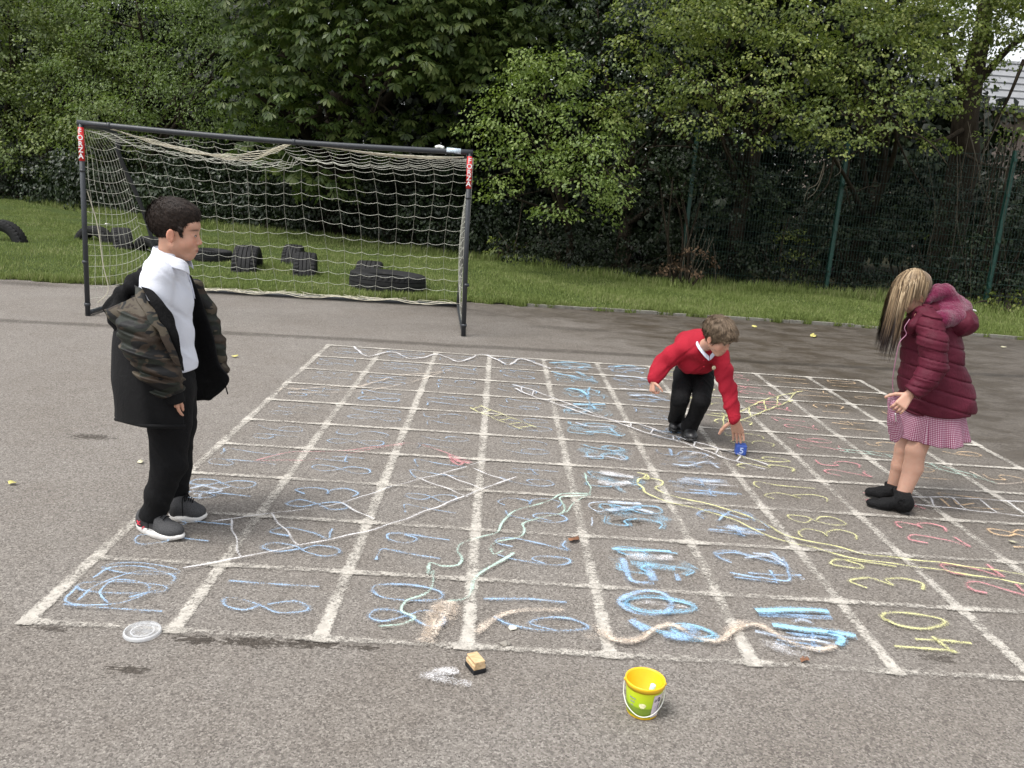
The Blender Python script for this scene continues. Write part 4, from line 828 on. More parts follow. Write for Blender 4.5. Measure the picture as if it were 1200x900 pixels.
# ================================================================ PEOPLE (bodies and clothes are grown as smooth volumes, then meshed)
class Vol:
    def __init__(s, lo, hi, h):
        s.lo = np.array(lo, float); s.h = h; s.n = np.ceil((np.array(hi, float)-s.lo)/h).astype(int)+1
        s.d = np.full(s.n, .2, np.float32); s.ax = [s.lo[i]+h*np.arange(s.n[i], dtype=np.float32) for i in range(3)]
    def blk(s, lo, hi):
        a = np.clip(np.floor((np.array(lo)-s.lo)/s.h).astype(int), 0, s.n-1); b = np.clip(np.ceil((np.array(hi)-s.lo)/s.h).astype(int)+1, 1, s.n)
        if np.any(b <= a): return None, None
        sl = tuple(slice(a[i], b[i]) for i in range(3))
        X = s.ax[0][sl[0]][:, None, None]; Y = s.ax[1][sl[1]][None, :, None]; Z = s.ax[2][sl[2]][None, None, :]
        return sl, (X, Y, Z)
    def put(s, sl, e, k, mode):
        d = s.d[sl]
        if mode == 'add':
            h = np.clip(.5+.5*(d-e)/k, 0, 1); s.d[sl] = d*(1-h)+e*h-k*h*(1-h)
        else:
            e = -e; h = np.clip(.5-.5*(d-e)/k, 0, 1); s.d[sl] = d*(1-h)+e*h+k*h*(1-h)
    def cap(s, a, b, ra, rb, k=.02, mode='add', flat=None):
        a = np.asarray(a, float); b = np.asarray(b, float); m = max(ra, rb)+k+.03
        sl, P = s.blk(np.minimum(a, b)-m, np.maximum(a, b)+m)
        if sl is None: return s
        ab = b-a; L = float(ab@ab)+1e-12; x, y, z = P[0]-a[0], P[1]-a[1], P[2]-a[2]
        t = np.clip((x*ab[0]+y*ab[1]+z*ab[2])/L, 0, 1)
        if flat is None: e = np.sqrt((x-t*ab[0])**2+(y-t*ab[1])**2+(z-t*ab[2])**2)-(ra+(rb-ra)*t)
        else:
            n, f = np.asarray(flat[0], float), flat[1]; dx, dy, dz = x-t*ab[0], y-t*ab[1], z-t*ab[2]; q = dx*n[0]+dy*n[1]+dz*n[2]
            e = (np.sqrt(np.maximum(dx*dx+dy*dy+dz*dz-q*q, 0)+(q/f)**2)-(ra+(rb-ra)*t))*min(1, f*1.3)
        s.put(sl, e, k, mode); return s
    def chain(s, pts, rad, k=.015, n=None, **kw):
        pts = np.asarray(pts, float)
        if n: 
            q = catmull(np.column_stack([pts, rad]), n); pts, rad = q[:, :3], q[:, 3]
        for i in range(len(pts)-1): s.cap(pts[i], pts[i+1], rad[i], rad[i+1], k, **kw)
        return s
    def ell(s, c, r, R=None, k=.02, mode='add'):
        c = np.asarray(c, float); r = np.asarray(r, float); m = max(r)+k+.03
        sl, P = s.blk(c-m, c+m)
        if sl is None: return s
        x, y, z = P[0]-c[0], P[1]-c[1], P[2]-c[2]
        if R is not None:
            R = np.asarray(R); x, y, z = x*R[0, 0]+y*R[1, 0]+z*R[2, 0], x*R[0, 1]+y*R[1, 1]+z*R[2, 1], x*R[0, 2]+y*R[1, 2]+z*R[2, 2]
        k0 = np.sqrt((x/r[0])**2+(y/r[1])**2+(z/r[2])**2); k1 = np.sqrt((x/r[0]**2)**2+(y/r[1]**2)**2+(z/r[2]**2)**2)+1e-9
        s.put(sl, k0*(k0-1)/k1, k, mode); return s
    def plane(s, p, n, k=.004):
        "cut away everything on the +n side"
        p = np.asarray(p, float); n = np.asarray(n, float); n = n/np.linalg.norm(n)
        e = (s.ax[0][:, None, None]-p[0])*n[0]+(s.ax[1][None, :, None]-p[1])*n[1]+(s.ax[2][None, None, :]-p[2])*n[2]
        d = s.d; h = np.clip(.5-.5*(d-e)/k, 0, 1); s.d = d*(1-h)+e*h+k*h*(1-h); return s
    def disp(s, f):
        s.d = s.d+f(s.ax[0][:, None, None], s.ax[1][None, :, None], s.ax[2][None, None, :]).astype(np.float32); return s
    def mesh(s):
        d = s.d; d[0], d[-1] = .1, .1; d[:, 0], d[:, -1] = .1, .1; d[:, :, 0], d[:, :, -1] = .1, .1
        g = d < 0; c = g[:-1, :-1, :-1]; al = c.copy(); an = c.copy()
        offs = [(i, j, k) for i in (0, 1) for j in (0, 1) for k in (0, 1)]
        N = d.shape
        for i, j, k in offs[1:]:
            q = g[i:N[0]-1+i, j:N[1]-1+j, k:N[2]-1+k]; al = al & q; an = an | q
        I = np.argwhere(an & ~al); idx = np.full((N[0]-1, N[1]-1, N[2]-1), -1, np.int64); idx[I[:, 0], I[:, 1], I[:, 2]] = np.arange(len(I))
        cv = {o: d[I[:, 0]+o[0], I[:, 1]+o[1], I[:, 2]+o[2]] for o in offs}; acc = np.zeros((len(I), 3)); cnt = np.zeros(len(I))
        for o in offs:
            for ax in range(3):
                if o[ax]: continue
                p = list(o); p[ax] = 1; p = tuple(p); a, b = cv[o], cv[p]; m = (a < 0) != (b < 0); t = a[m]/(a[m]-b[m])
                q = np.tile(np.array(o, float), (m.sum(), 1)); q[:, ax] += t; acc[m] += q; cnt[m] += 1
        V = s.lo+(I+acc/cnt[:, None])*s.h; F = []
        for ax in range(3):
            b_, c_ = (ax+1) % 3, (ax+2) % 3; A = [slice(None)]*3; B = [slice(None)]*3; A[ax] = slice(0, -1); B[ax] = slice(1, None)
            E = np.argwhere(g[tuple(A)] != g[tuple(B)]); E = E[(E[:, b_] > 0) & (E[:, c_] > 0) & (E[:, b_] < N[b_]-1) & (E[:, c_] < N[c_]-1)]
            def at_(db, dc):
                q = E.copy(); q[:, b_] -= db; q[:, c_] -= dc; return idx[q[:, 0], q[:, 1], q[:, 2]]
            f = np.stack([at_(1, 1), at_(0, 1), at_(0, 0), at_(1, 0)], 1); ins = g[tuple(A)][E[:, 0], E[:, 1], E[:, 2]]
            f[~ins] = f[~ins][:, ::-1]; F.append(f)
        F = np.concatenate(F); F = F[(F >= 0).all(1)]
        for _ in range(1):                                  # one light relaxation step
            nb = np.zeros_like(V); nc = np.zeros(len(V))
            for q in range(4):
                np.add.at(nb, F[:, q], V[F[:, (q+1) % 4]]); np.add.at(nc, F[:, q], 1)
            V = V*.5+.5*nb/np.maximum(nc, 1)[:, None]
        return V, F
    def build(s, name, mat, parent=None):
        V, F = s.mesh(); return mesh_obj(name, V, F, mat, parent, True)
def wrink(amp, fr, seed, axis=None):
    g = np.random.default_rng(seed); D = g.normal(size=(5, 3)); D /= np.linalg.norm(D, axis=1)[:, None]; D *= fr*g.uniform(.6, 1.6, (5, 1)); ph = g.uniform(0, 6, 5)
    if axis is not None: D = D*.35+np.asarray(axis)*fr*g.uniform(.7, 1.4, (5, 1))
    def f(X, Y, Z):
        w1 = np.sin(X*D[0, 0]+Y*D[0, 1]+Z*D[0, 2]+ph[0]); w2 = np.sin(X*D[1, 0]+Y*D[1, 1]+Z*D[1, 2]+ph[1]+1.6*w1); w3 = np.sin(X*D[2, 0]+Y*D[2, 1]+Z*D[2, 2]+ph[2]+1.3*w2)
        return amp*(.5*w2+.5*w3)
    return f
def fr(f, u):
    f = np.array(f, float); f /= np.linalg.norm(f); u = np.array(u, float); u -= f*(u@f); u /= np.linalg.norm(u); r = np.cross(f, u); return np.stack([r, f, u], 1)   # columns: right, forward, up

SK = dict()
def skin_mat(name, base, lip):
    t = NT(name); o_ = t.pos(); c = t.attr('col', 'Color'); n = t.noise(60, 3, .6, o_)
    cc = t.mix(t.smooth(n, .3, .7, 0, .35), c, t.mix(1., c, (1.0, .82, .78), 'MULTIPLY'))
    t.set(color=cc, rough=.52, spec=.35, sss=.12); t.b.inputs['Subsurface Radius'].default_value = (.010, .004, .002); t.b.inputs['Subsurface Scale'].default_value = 1.
    t.bump(t.noise(300, 2, .6, o_), .15, .001); return t.m
def head(v, O, R, S, neck_to=None, nr=.19, hairless=True):
    """O = point at the chin level on the head's vertical axis, R = columns right/forward/up, S = chin-to-crown height"""
    L = lambda x, y, z: np.asarray(O)+R@(np.array([x, y, z])*S)
    e = lambda c, r, k=.05, mode='add', RR=None: v.ell(L(*c), np.array(r)*S, R if RR is None else RR, k*S, mode)
    e((0, -.10, .64), (.325, .40, .35), .05); e((0, .08, .44), (.26, .27, .36), .08)
    e((0, .19, .10), (.12, .11, .09), .10); v.cap(L(.18, .0, .25), L(.06, .20, .09), .09*S, .07*S, .09*S); v.cap(L(-.18, .0, .25), L(-.06, .20, .09), .09*S, .07*S, .09*S)
    e((.15, .20, .31), (.115, .115, .12), .08); e((-.15, .20, .31), (.115, .115, .12), .08); e((0, .24, .62), (.21, .115, .11), .08)
    for q in (-1, 1): e((q*.125, .385, .455), (.062, .045, .034), .06, 'cut')
    e((0, .25, .20), (.13, .10, .09), .08)
    v.cap(L(0, .312, .47), L(0, .385, .342), .028*S, .038*S, .05*S)
    for q in (-1, 1): e((q*.042, .352, .315), (.028, .032, .025), .025)
    e((0, .336, .218), (.062, .020, .014), .035); e((0, .325, .178), (.058, .028, .021), .02); e((0, .366, .198), (.070, .03, .0045), .008, 'cut')
    for q in (-1, 1): v.ell(L(q*.125, .268, .452), np.array((.066, .066, .055))*S, R, .012*S)   # eyelids
    for q in (-1, 1):
        Re = R@np.array(Matrix.Rotation(q*.35, 3, 'Z')); v.ell(L(q*.335, -.04, .43), np.array((.028, .068, .108))*S, Re, .02*S); v.ell(L(q*.372, -.03, .44), np.array((.020, .038, .062))*S, Re, .015*S, 'cut'); v.cap(L(q*.325, -.02, .32), L(q*.33, .0, .36), .025*S, .022*S, .02*S)
    if neck_to is not None: v.cap(L(0, -.10, .26), neck_to, nr*S, nr*1.08*S, .07*S)
    return L
def head_paint(o, L, R, S, O, base, lip, brow):
    V = np.array([v.co[:] for v in o.data.vertices]); q = (V-np.asarray(O))@R/S
    col = np.tile(np.array(base, float), (len(V), 1))
    def blend(m, c): 
        nonlocal col; m = np.clip(m, 0, 1)[:, None]; col = col*(1-m)+np.array(c)*m
    x, y, z = q[:, 0], q[:, 1], q[:, 2]
    ch = np.exp(-(((np.abs(x)-.16)/.09)**2+((z-.33)/.08)**2))*(y > .1); blend(ch*.45, np.array(base)*[1.08, .72, .68])
    nn = np.exp(-((x/.06)**2+((z-.335)/.05)**2))*(y > .36); blend(nn*.35, np.array(base)*[1.05, .75, .70])
    ear = (np.abs(x) > .31)*(np.abs(z-.43) < .14)*(np.abs(y+.03) < .12); blend(ear*.4, np.array(base)*[1.1, .68, .62])
    lp = .7*(np.exp(-((x/.064)**4+((z-.198)/.032)**4)))*(y > .33); blend(lp, lip)
    blend(np.exp(-((x/.09)**4+((z-.198)/.007)**2))*(y > .31), np.array(lip)*.35)
    bz = z-(.560-.35*(np.abs(x)-.12)**2*4-.0); br = np.exp(-((np.abs(x)-.13)/.085)**4-(bz/.018)**2)*(y > .2); blend(br*.85, brow)
    so_ = np.exp(-(((np.abs(x)-.125)/.075)**2+((z-.457)/.035)**2))*(y > .22); blend(so_*.25, np.array(base)*[.75, .58, .55])
    la = np.exp(-((np.abs(x)-.13)/.062)**4-((z-(.502-3.*(np.abs(x)-.125)**2))/.008)**2)*(y > .22); blend(la*.0, np.array(brow)*.5)
    cattr(o, 'col', col); return col
M_EYEW = plain('eye_white', (.62, .58, .55), .25, noise=.03); M_IRIS = plain('dark_iris', (.035, .022, .015), .15, noise=.1)
def eyes(L, R, S, parent, look=(0, 1, 0)):
    for q in (-1, 1):
        c = L(q*.125, .3365, .455); w_ = .052*S; h_ = .021*S; u = np.linspace(-1, 1, 17)
        def pt(x, z, dy=0.): return c+R@np.array([x, dy-(x*x+1.5*z*z)/(2*.075*S)-(.10*abs(x) if x*q > 0 else 0), z])
        T_ = [pt(k*w_, h_*(1-k*k)*1.05) for k in u]; B_ = [pt(k*w_, -h_*.75*(1-k*k)) for k in u]; Mi = [pt(k*w_, .1*h_*(1-k*k), .0006) for k in u]; n = 17; mb = MB()
        mb.add(B_+Mi+T_, [(r_*n+i, r_*n+i+1, (r_+1)*n+i+1, (r_+1)*n+i) for r_ in (0, 1) for i in range(n-1)]); o = mb.build('eye', M_EYEW, parent, True)
        mb = MB(); ix = look[0]*.02*S; n = 16
        mb.add([pt(ix, 0, .0014)]+[pt(ix+.021*S*math.cos(a_), max(-.72*h_, min(.95*h_, .021*S*math.sin(a_))), .0010) for a_ in np.arange(n)*2*PI/n], [(0, 1+i, 1+(i+1) % n) for i in range(n)]); mb.build('iris', M_IRIS, o, True)
        mb = MB(); mb.tube([p_+R[:, 1]*.0006 for p_ in T_], np.array([.3]+[1.]*15+[.4])*.0013, 6); mb.build('eyelashes', M_IRIS, o, True)
def hand(v, W, D, Nn, T, S=.15, curl=(.5,)*5, spread=.25, h=None, tpose=(.8, .5)):
    """W wrist, D direction of the fingers, Nn direction the palm faces, T thumb side"""
    D = unit(np.array(D, float)); Nn = np.array(Nn, float); Nn = unit(Nn-D*(Nn@D)); T = np.array(T, float); T = unit(T-D*(T@D)-Nn*(T@Nn)); W = np.array(W, float)
    P = lambda d, t_, n: W+(D*d+T*t_+Nn*n)*S
    for k, tx in enumerate((.16, .055, -.05, -.15)):
        v.cap(P(.06, tx*.6, 0), P(.52, tx*1.05, 0), .085*S, .072*S, .06*S)
    fl = (.40, .45, .42, .33)
    for k, tx in enumerate((.17, .06, -.055, -.16)):
        a = math.atan(spread*(1.5-k)/1.5*.5); c = curl[k+1]; dd = D*math.cos(a)+T*math.sin(a); p = P(.50, tx, .0); ang = c*.7; r0 = .056*S*(1 if k < 3 else .88)
        for j, fs in enumerate((.44, .32, .24)):
            di = dd*math.cos(ang)+Nn*math.sin(ang); q = p+di*fl[k]*fs*S*1.12; v.cap(p, q, r0*(1-.1*j), r0*(.92-.12*j), .012*S); p = q; ang += c*(1.0 if j == 0 else .7)
    c = curl[0]; di = D*tpose[1]+T*tpose[0]+Nn*.35; di = unit(di); p = P(.12, .16, .02); r0 = .070*S
    for j, fs in enumerate((.26, .20, .17)):
        q = p+di*fs*S; v.cap(p, q, r0*(1-.06*j), r0*(.93-.12*j), .03*S); p = q; di = unit(di+(D*.35-T*.5*c+Nn*.3*c)*.6)
    v.cap(P(-.10, 0, 0), P(.12, 0, 0), .115*S, .11*S, .06*S, flat=(Nn, .75))

def strands(name, o, comb, length, mat, parent, n=3000, wid=.0014, lift=.25, seed=0, keep=None, curl=0.):
    "fine locks lying along the surface of the hair mass"
    g = np.random.default_rng(seed); me = o.data; fattr(o, 'rnd', np.full(len(me.vertices), .35)); V = np.array([v.co[:] for v in me.vertices]); Nn = np.array([v.normal[:] for v in me.vertices])
    idx = np.arange(len(V))
    if keep is not None: idx = idx[keep(V)]
    idx = g.choice(idx, n); P = V[idx]+g.normal(0, .0008, (n, 3)); N_ = Nn[idx]; L = length*g.uniform(.6, 1.3, n); cv = [P-N_*.002]; d = comb(P, N_)+g.normal(0, .16, (n, 3)); d = unit(d-N_*((d*N_).sum(1)-lift*.6)[:, None])
    for s_ in range(4):
        cv.append(cv[-1]+d*(L/4)[:, None]); d = unit(d-N_*(.10 if s_ else 0)+np.array([0, 0, -.06]))
    cv = np.stack(cv, 1); T = unit(cv[:, -1]-cv[:, 0]); B = unit(np.cross(T, N_)); w_ = np.array([1, .95, .8, .55, .1])*wid
    Vv = np.stack([cv+B[:, None]*w_[None, :, None], cv-B[:, None]*w_[None, :, None]+N_[:, None]*.0004], 2).reshape(-1, 3)
    b = np.arange(n)[:, None]*10+np.arange(4)[None]*2; F = np.stack([b, b+1, b+3, b+2], 2).reshape(-1, 4)
    ob = mesh_obj(name, Vv, F, mat, parent); fattr(ob, 'rnd', np.repeat(g.random(n), 4), 'FACE'); return ob
def hair_mat(name, lo, mid, hi):
    t = NT(name); r = t.attr('rnd'); o_ = t.pos(); n = t.noise(40, 3, .6, t.vmul(o_, (1, 1, .3)))
    c = t.ramp(t.addm(t.mul(r, .55), t.mul(n, .45)), [(.2, lo), (.5, mid), (.85, hi)]); t.set(color=c, rough=.6, spec=.22); t.bump(n, .4, .004); return t.m

# ---------------------------------------------------------------- boy with the open coat
M_BLACKT = fabric('black_trouser_cloth', (.0042, .0042, .0048), .35, 40, .6, .9, 5, 0.)
M_BLACKC = fabric('black_coat_cloth', (.0032, .0032, .0038), .35, 60, .35, .85, 6)
M_FLEECE = fabric('black_fleece', (.0035, .0035, .004), .3, 120, .6, .95, 10)
M_SHIRT = fabric('white_polo_cloth', (.70, .72, .79), .03, 60, .25, .8, 7)
t = NT('camouflage_cloth'); o_ = t.pos(); d_ = t.vmul(o_, (.8, .8, 1.5))
n1 = t.noise(9, 2, .5, d_, .6); n2 = t.noise(11, 2, .5, t.vmul(o_, (.9, .7, 1.7)), .5); n3 = t.noise(13, 2, .5, t.vmul(o_, (-.8, .9, 1.6)), .5)
c = t.mix(t.smooth(n1, .49, .505), (.014, .017, .012), (.035, .024, .016)); c = t.mix(t.smooth(n2, .545, .56), c, (.070, .056, .038)); c = t.mix(t.smooth(n3, .56, .575), c, (.005, .005, .005))
t.set(color=c, rough=.6, spec=.3); t.bump(t.noise(26, 4, .6, o_), .3, .012); M_CAMO = t.m
SKIN1 = skin_mat('skin', 0, 0)
b1 = thing('person', 'boy in white shirt with open black and camouflage coat, standing at the left', 'person', (.16, .87, 0), None)
F1 = unit(np.array([.95, -.31, -.10])); R1 = fr([.985, .12, -.10], [.08, .0, 1.]); Y1 = .87
neck1 = at(204, 312, Y1+.0); chin1 = at(209, 301, Y1-.01)
A1 = lambda x, y, dy=0.: at(x, y, Y1+dy)
v = Vol((-.30, .45, -.0), (.62, 1.35, 1.46), .003)
HS = .232; HO = A1(206, 303, -.01); Lh1 = head(v, HO, R1, HS, A1(199, 322), .20)
# torso, arms and legs inside the clothes
v.chain([A1(194, 335), A1(196, 380), A1(200, 440)], [.058, .062, .066], .03)
v.chain([A1(184, 336, -.12), A1(180, 395, -.19), A1(200, 445, -.21)], [.036, .030, .022], .02); v.chain([A1(203, 332, .10), A1(218, 362, .25), A1(252, 425, .28)], [.028, .024, .020], .02)
v.chain([A1(198, 455, -.07), A1(196, 535, -.09), A1(180, 604, -.10)], [.07, .05, .033], .02); v.chain([A1(205, 455, .07), A1(208, 535, .08), A1(206, 588, .10)], [.07, .05, .033], .02)
v.cap(A1(188, 324, -.09), A1(200, 322, .10), .036, .036, .03)
hand(v, A1(201, 456, -.218), (.04, 0, -1), (.25, 1, 0), (1, -.1, .1), .128, (.3, .35, .40, .45, .5), .12, tpose=(.15, 1.))
v.cap(A1(180, 604, -.10), A1(184, 618, -.10), .034, .03, .02); v.cap(A1(206, 588, .10), A1(209, 604, .10), .034, .03, .02)
body = v.build('body', SKIN1, b1)
head_paint(body, Lh1, R1, HS, HO, (.56, .32, .225), (.45, .15, .13), (.03, .02, .015)); eyes(Lh1, R1, HS, b1, (.0, 1, -.18))
# hair: short at the sides, fuller on top
HAIR1 = hair_mat('dark_brown_hair', (.008, .0052, .0042), (.020, .013, .0098), (.048, .032, .023))
v = Vol(HO-.22, HO+np.array([.22, .22, .32]), .003); L = Lh1
v.ell(L(0, -.10, .66), np.array((.345, .435, .375))*HS, R1, .02); v.ell(L(0, -.03, .84), np.array((.285, .35, .17))*HS, R1, .03)
v.ell(L(0, .62, .42), np.array((.45, .50, .36))*HS, R1, .008, 'cut'); v.ell(L(0, .36, .34), np.array((.6, .33, .38))*HS, R1, .012, 'cut')
v.ell(L(0, .05, .06), np.array((.6, .5, .19))*HS, R1, .01, 'cut')
for q in (-1, 1): v.ell(L(q*.37, .0, .42), np.array((.09, .12, .15))*HS, R1, .008, 'cut'); v.cap(L(q*.300, .10, .56), L(q*.295, .11, .46), .03*HS, .02*HS, .01)
v.disp(wrink(.0012, 260, 4)); hr = v.build('hair', HAIR1, b1)
strands('hair_strands', hr, lambda P, N: (R1[:, 1]*.7-R1[:, 2]*.6)[None]+0*P, .014, HAIR1, hr, 14000, .0010, .30, 3)
# shirt
v = Vol(A1(150, 440)-np.array([.0, .35, .1]), A1(245, 285)+np.array([.1, .35, .05]), .004)
fw = unit(np.array([.97, -.22, 0])); rt1 = np.cross(fw, [0, 0, 1.])
v.chain([A1(194, 318), A1(194, 350), A1(198, 390), A1(203, 425), A1(206, 446)], [.082, .096, .087, .087, .088], .03, flat=(rt1, 1.12))
v.cap(A1(187, 318, -.115), A1(200, 315, .115), .048, .048, .04); v.ell(A1(196, 345), (.070, .115, .09), None, .04)
v.chain([A1(184, 330, -.12), A1(178, 375, -.16), A1(178, 410, -.18)], [.062, .055, .05], .035)
v.chain([A1(205, 328, .11), A1(212, 358, .20)], [.048, .042], .03)
v.cap(A1(196, 318, 0), A1(200, 302, 0), .066, .060, .03)
v.disp(wrink(.003, 26, 8, (.6, .2, .7))); v.disp(wrink(.0025, 70, 9, (.5, .1, .8))); v.plane(A1(212, 434), (.15, 0, -1), .006); v.ell(A1(207, 300), (.047, .047, .035), None, .006, 'cut')
sh = v.build('shirt', M_SHIRT, b1)
# collar: a folded band, open at the throat
def band(path, wv, thick, mat, name, parent, up=None, seg=40):
    P = catmull(path, seg); W_ = catmull(wv, seg); q = MB(); n = len(P); V = np.concatenate([P, P+W_]); F = [(i, i+1, n+i+1, n+i) for i in range(n-1)]; q.add(V, F); o = q.build(name, mat, parent, True)
    s_ = o.modifiers.new('s', 'SOLIDIFY'); s_.thickness = thick; s_.offset = 0; ss = o.modifiers.new('d', 'SUBSURF'); ss.levels = 1; ss.render_levels = 1; return o
cc = A1(201, 304); Lf, Fw = -rt1, fw
rim = [A1(220, 308, -.055), A1(213, 303, -.085), A1(198, 298, -.085), A1(183, 290, -.045), A1(180, 288, .02), A1(190, 288, .07), A1(210, 294, .08), A1(218, 298, .045), A1(223, 302, .0)]
dn = [np.array([0, 0, -.052])+unit((p-A1(200, 300))*[1, 1, 0])*.016 for p in rim]
band(rim, dn, .004, M_SHIRT, 'collar', sh)
q = MB(); pl = [A1(219, 318, -.03)+fw*.0, A1(224, 332, -.035), A1(228, 350, -.04)]; q.tube(catmull(pl, 10), .0035, 6); q.build('button_placket', fabric('placket_cloth', (.45, .47, .55), .04), sh, True)
# trousers
v = Vol((-.30, .45, .03), (.62, 1.35, .90), .004)
v.chain([A1(204, 440), A1(202, 458)], [.084, .092], .03); v.chain([A1(199, 455, -.06), A1(199, 500, -.08), A1(199, 540, -.09), A1(186, 580, -.10), A1(178, 606, -.10)], [.095, .083, .070, .057, .052], .018)
v.chain([A1(205, 455, .06), A1(207, 500, .08), A1(206, 540, .09), A1(203, 575, .10), A1(202, 592, .10)], [.093, .080, .070, .064, .064], .018)
v.disp(wrink(.004, 22, 5, (.7, .3, .6))); v.disp(wrink(.003, 60, 6, (.8, .2, .6))); v.plane(A1(184, 609, -.10), (-.25, 0, -1), .006)
v.build('trousers', M_BLACKT, b1)

# shoes
def shoe(parent, heel, toe, up_mat, sole_mat, W=.044, hgt=.075, solez=.026, laces=True, name='shoe', ank=None, tip=1.0):
    heel = np.array([heel[0], heel[1], 0.]); toe = np.array([toe[0], toe[1], 0.]); d = toe-heel; Ls = np.linalg.norm(d); d /= Ls; s_ = np.cross(d, Z3); R = np.stack([s_, d, Z3], 1); P = lambda x, y, z: heel+R@np.array([x, y*Ls, z])
    lo = np.minimum(heel, toe)-.09; hi = np.maximum(heel, toe)+.09; lo[2] = -.01; hi[2] = .19
    v = Vol(lo, hi, .003); v.ell(P(0, .22, .045), (W*.82, Ls*.22, .05), R, .03); v.ell(P(0, .70, .030+solez*.3), (W*tip, Ls*.29, .034), R, .03); v.cap(P(0, .24, .07), P(0, .50, .052+solez*.4), .040, .032, .03); v.cap(P(0, .42, .088), P(0, .62, .066), .016, .012, .02)
    if ank is not None: v.cap(P(0, .22, .06), P(0, .20, ank), .040, .043, .025)
    v.plane((0, 0, solez*.6), (0, 0, -1), .003); o = v.build(name, up_mat, parent)
    q = MB(); n = 44; ring = []
    for i in range(n):
        a = 2*PI*i/n; y = .5-.5*math.cos(a)*1.0; w_ = W*(1.02 if y > .5 else .86+.32*max(0, y-.0))*(math.sin(a))
        ring.append((w_*(1.06), y*1.02-.01))
    V = []
    for z, k in ((0, .90), (.004, 1.0), (solez*.75, 1.03), (solez, .98)):
        for x, y in ring: V.append(P(x*k, .5+(y-.5)*(k if k > .95 else .93), z*(1.0+.35*max(0, .35-y)*2)+(.010*max(0, y-.82)/.18 if z < .01 else .004*max(0, y-.82)/.18)+.0015*math.sin(y*60)*(z > .01)))
    F = [tuple(range(n))[::-1], tuple(3*n+i for i in range(n))]
    for r_ in range(3):
        for i in range(n): F.append((r_*n+i, r_*n+(i+1) % n, (r_+1)*n+(i+1) % n, (r_+1)*n+i))
    q.add(V, F); q.build('sole', sole_mat, o, True)
    if laces:
        VV_ = np.array([w_.co[:] for w_ in o.data.vertices])
        def top(x, y, up=.002):
            p_ = P(x, y, 0); d2 = (VV_[:, 0]-p_[0])**2+(VV_[:, 1]-p_[1])**2; k_ = d2 < .007**2; return np.array([p_[0], p_[1], (VV_[k_, 2].max() if k_.any() else .05)+up])
        q = MB()
        for i in range(5):
            y = .42+i*.055; q.tube(catmull([top(-.020, y), top(-.007, y+.01, .004), top(.007, y+.015, .004), top(.020, y+.02)], 8), .0024, 5)
        for k in (-1, 1): q.tube(catmull([top(0, .42, .004), top(k*.018, .44, .014), top(k*.032, .47, .006), top(k*.018, .50, .008), top(0, .43, .005)], 14), .0022, 5); q.tube(catmull([top(0, .42, .004), top(k*.025, .40, .004), top(k*.040, .42, .001), P(k*.052, .45, .035)], 12), .0022, 5)
        q.build('laces', M_BLACKC, o, True)
    return o, P
t = NT('grey_knit'); o_ = t.pos(); t.set(color=t.ramp(t.vor(260, o_), [(.1, (.022, .022, .024)), (.6, (.060, .060, .062))]), rough=.85); t.bump(t.vor(260, o_), .5, .002); M_KNIT = t.m
M_SOLE = plain('white_rubber', (.72, .70, .67), .6, noise=.1, nscale=25); M_SOLEB = plain('black_rubber', (.012, .012, .012), .55); M_LEATH = plain('black_leather', (.012, .012, .013), .38, noise=.2, nscale=40, bump=.3)
o, P = shoe(b1, gnd(162, 618), gnd(214, 634), M_KNIT, M_SOLE, .045); M_REDL = plain('red_logo', (.60, .03, .06), .5)
q = MB(); e = P(.047, .24, .054); dd = unit(P(0, 1, 0)-P(0, 0, 0)); s_ = np.cross(dd, Z3)
for k in (-1, 1): q.tube(catmull([e+dd*-.010+Z3*.008*k+s_*.003, e+Z3*.003*k+s_*.006, e+dd*.010+Z3*.008*k+s_*.004], 8), .0028, 6)
q.build('emblem', M_REDL, o, True); q = MB(); q.tube(catmull([e+dd*.022-Z3*.022+s_*.006, e+dd*.030-Z3*.010+s_*.007, e+dd*.036-Z3*.012+s_*.006], 6), .0026, 6); q.build('emblem', M_REDL, o, True)
shoe(b1, gnd(199, 608), gnd(242, 609), M_KNIT, M_SOLE, .044)
# coat: a hanging shell open at the front
def C1(x, y, dy): return A1(x, y, dy)
rows = [  # near-front edge, near side, back near, back far, far side, far-front edge
    [C1(176, 338, -.15), C1(162, 345, -.17), C1(152, 345, -.08), C1(160, 335, .06), C1(195, 328, .17), C1(222, 322, .15)],
    [C1(190, 365, -.20), C1(160, 370, -.23), C1(146, 368, -.10), C1(155, 365, .10), C1(205, 355, .20), C1(237, 355, .19)],
    [C1(204, 400, -.21), C1(165, 405, -.27), C1(136, 395, -.13), C1(145, 390, .10), C1(215, 385, .22), C1(249, 388, .20)],
    [C1(211, 440, -.21), C1(170, 445, -.28), C1(135, 438, -.14), C1(145, 430, .12), C1(220, 425, .23), C1(257, 425, .20)],
    [C1(216, 480, -.20), C1(172, 480, -.28), C1(134, 470, -.14), C1(150, 460, .12), C1(220, 455, .22), C1(269, 446, .19)],
    [C1(217, 500, -.20), C1(172, 500, -.28), C1(136, 492, -.14), C1(152, 476, .12), C1(222, 470, .22), C1(246, 470, .19)]]
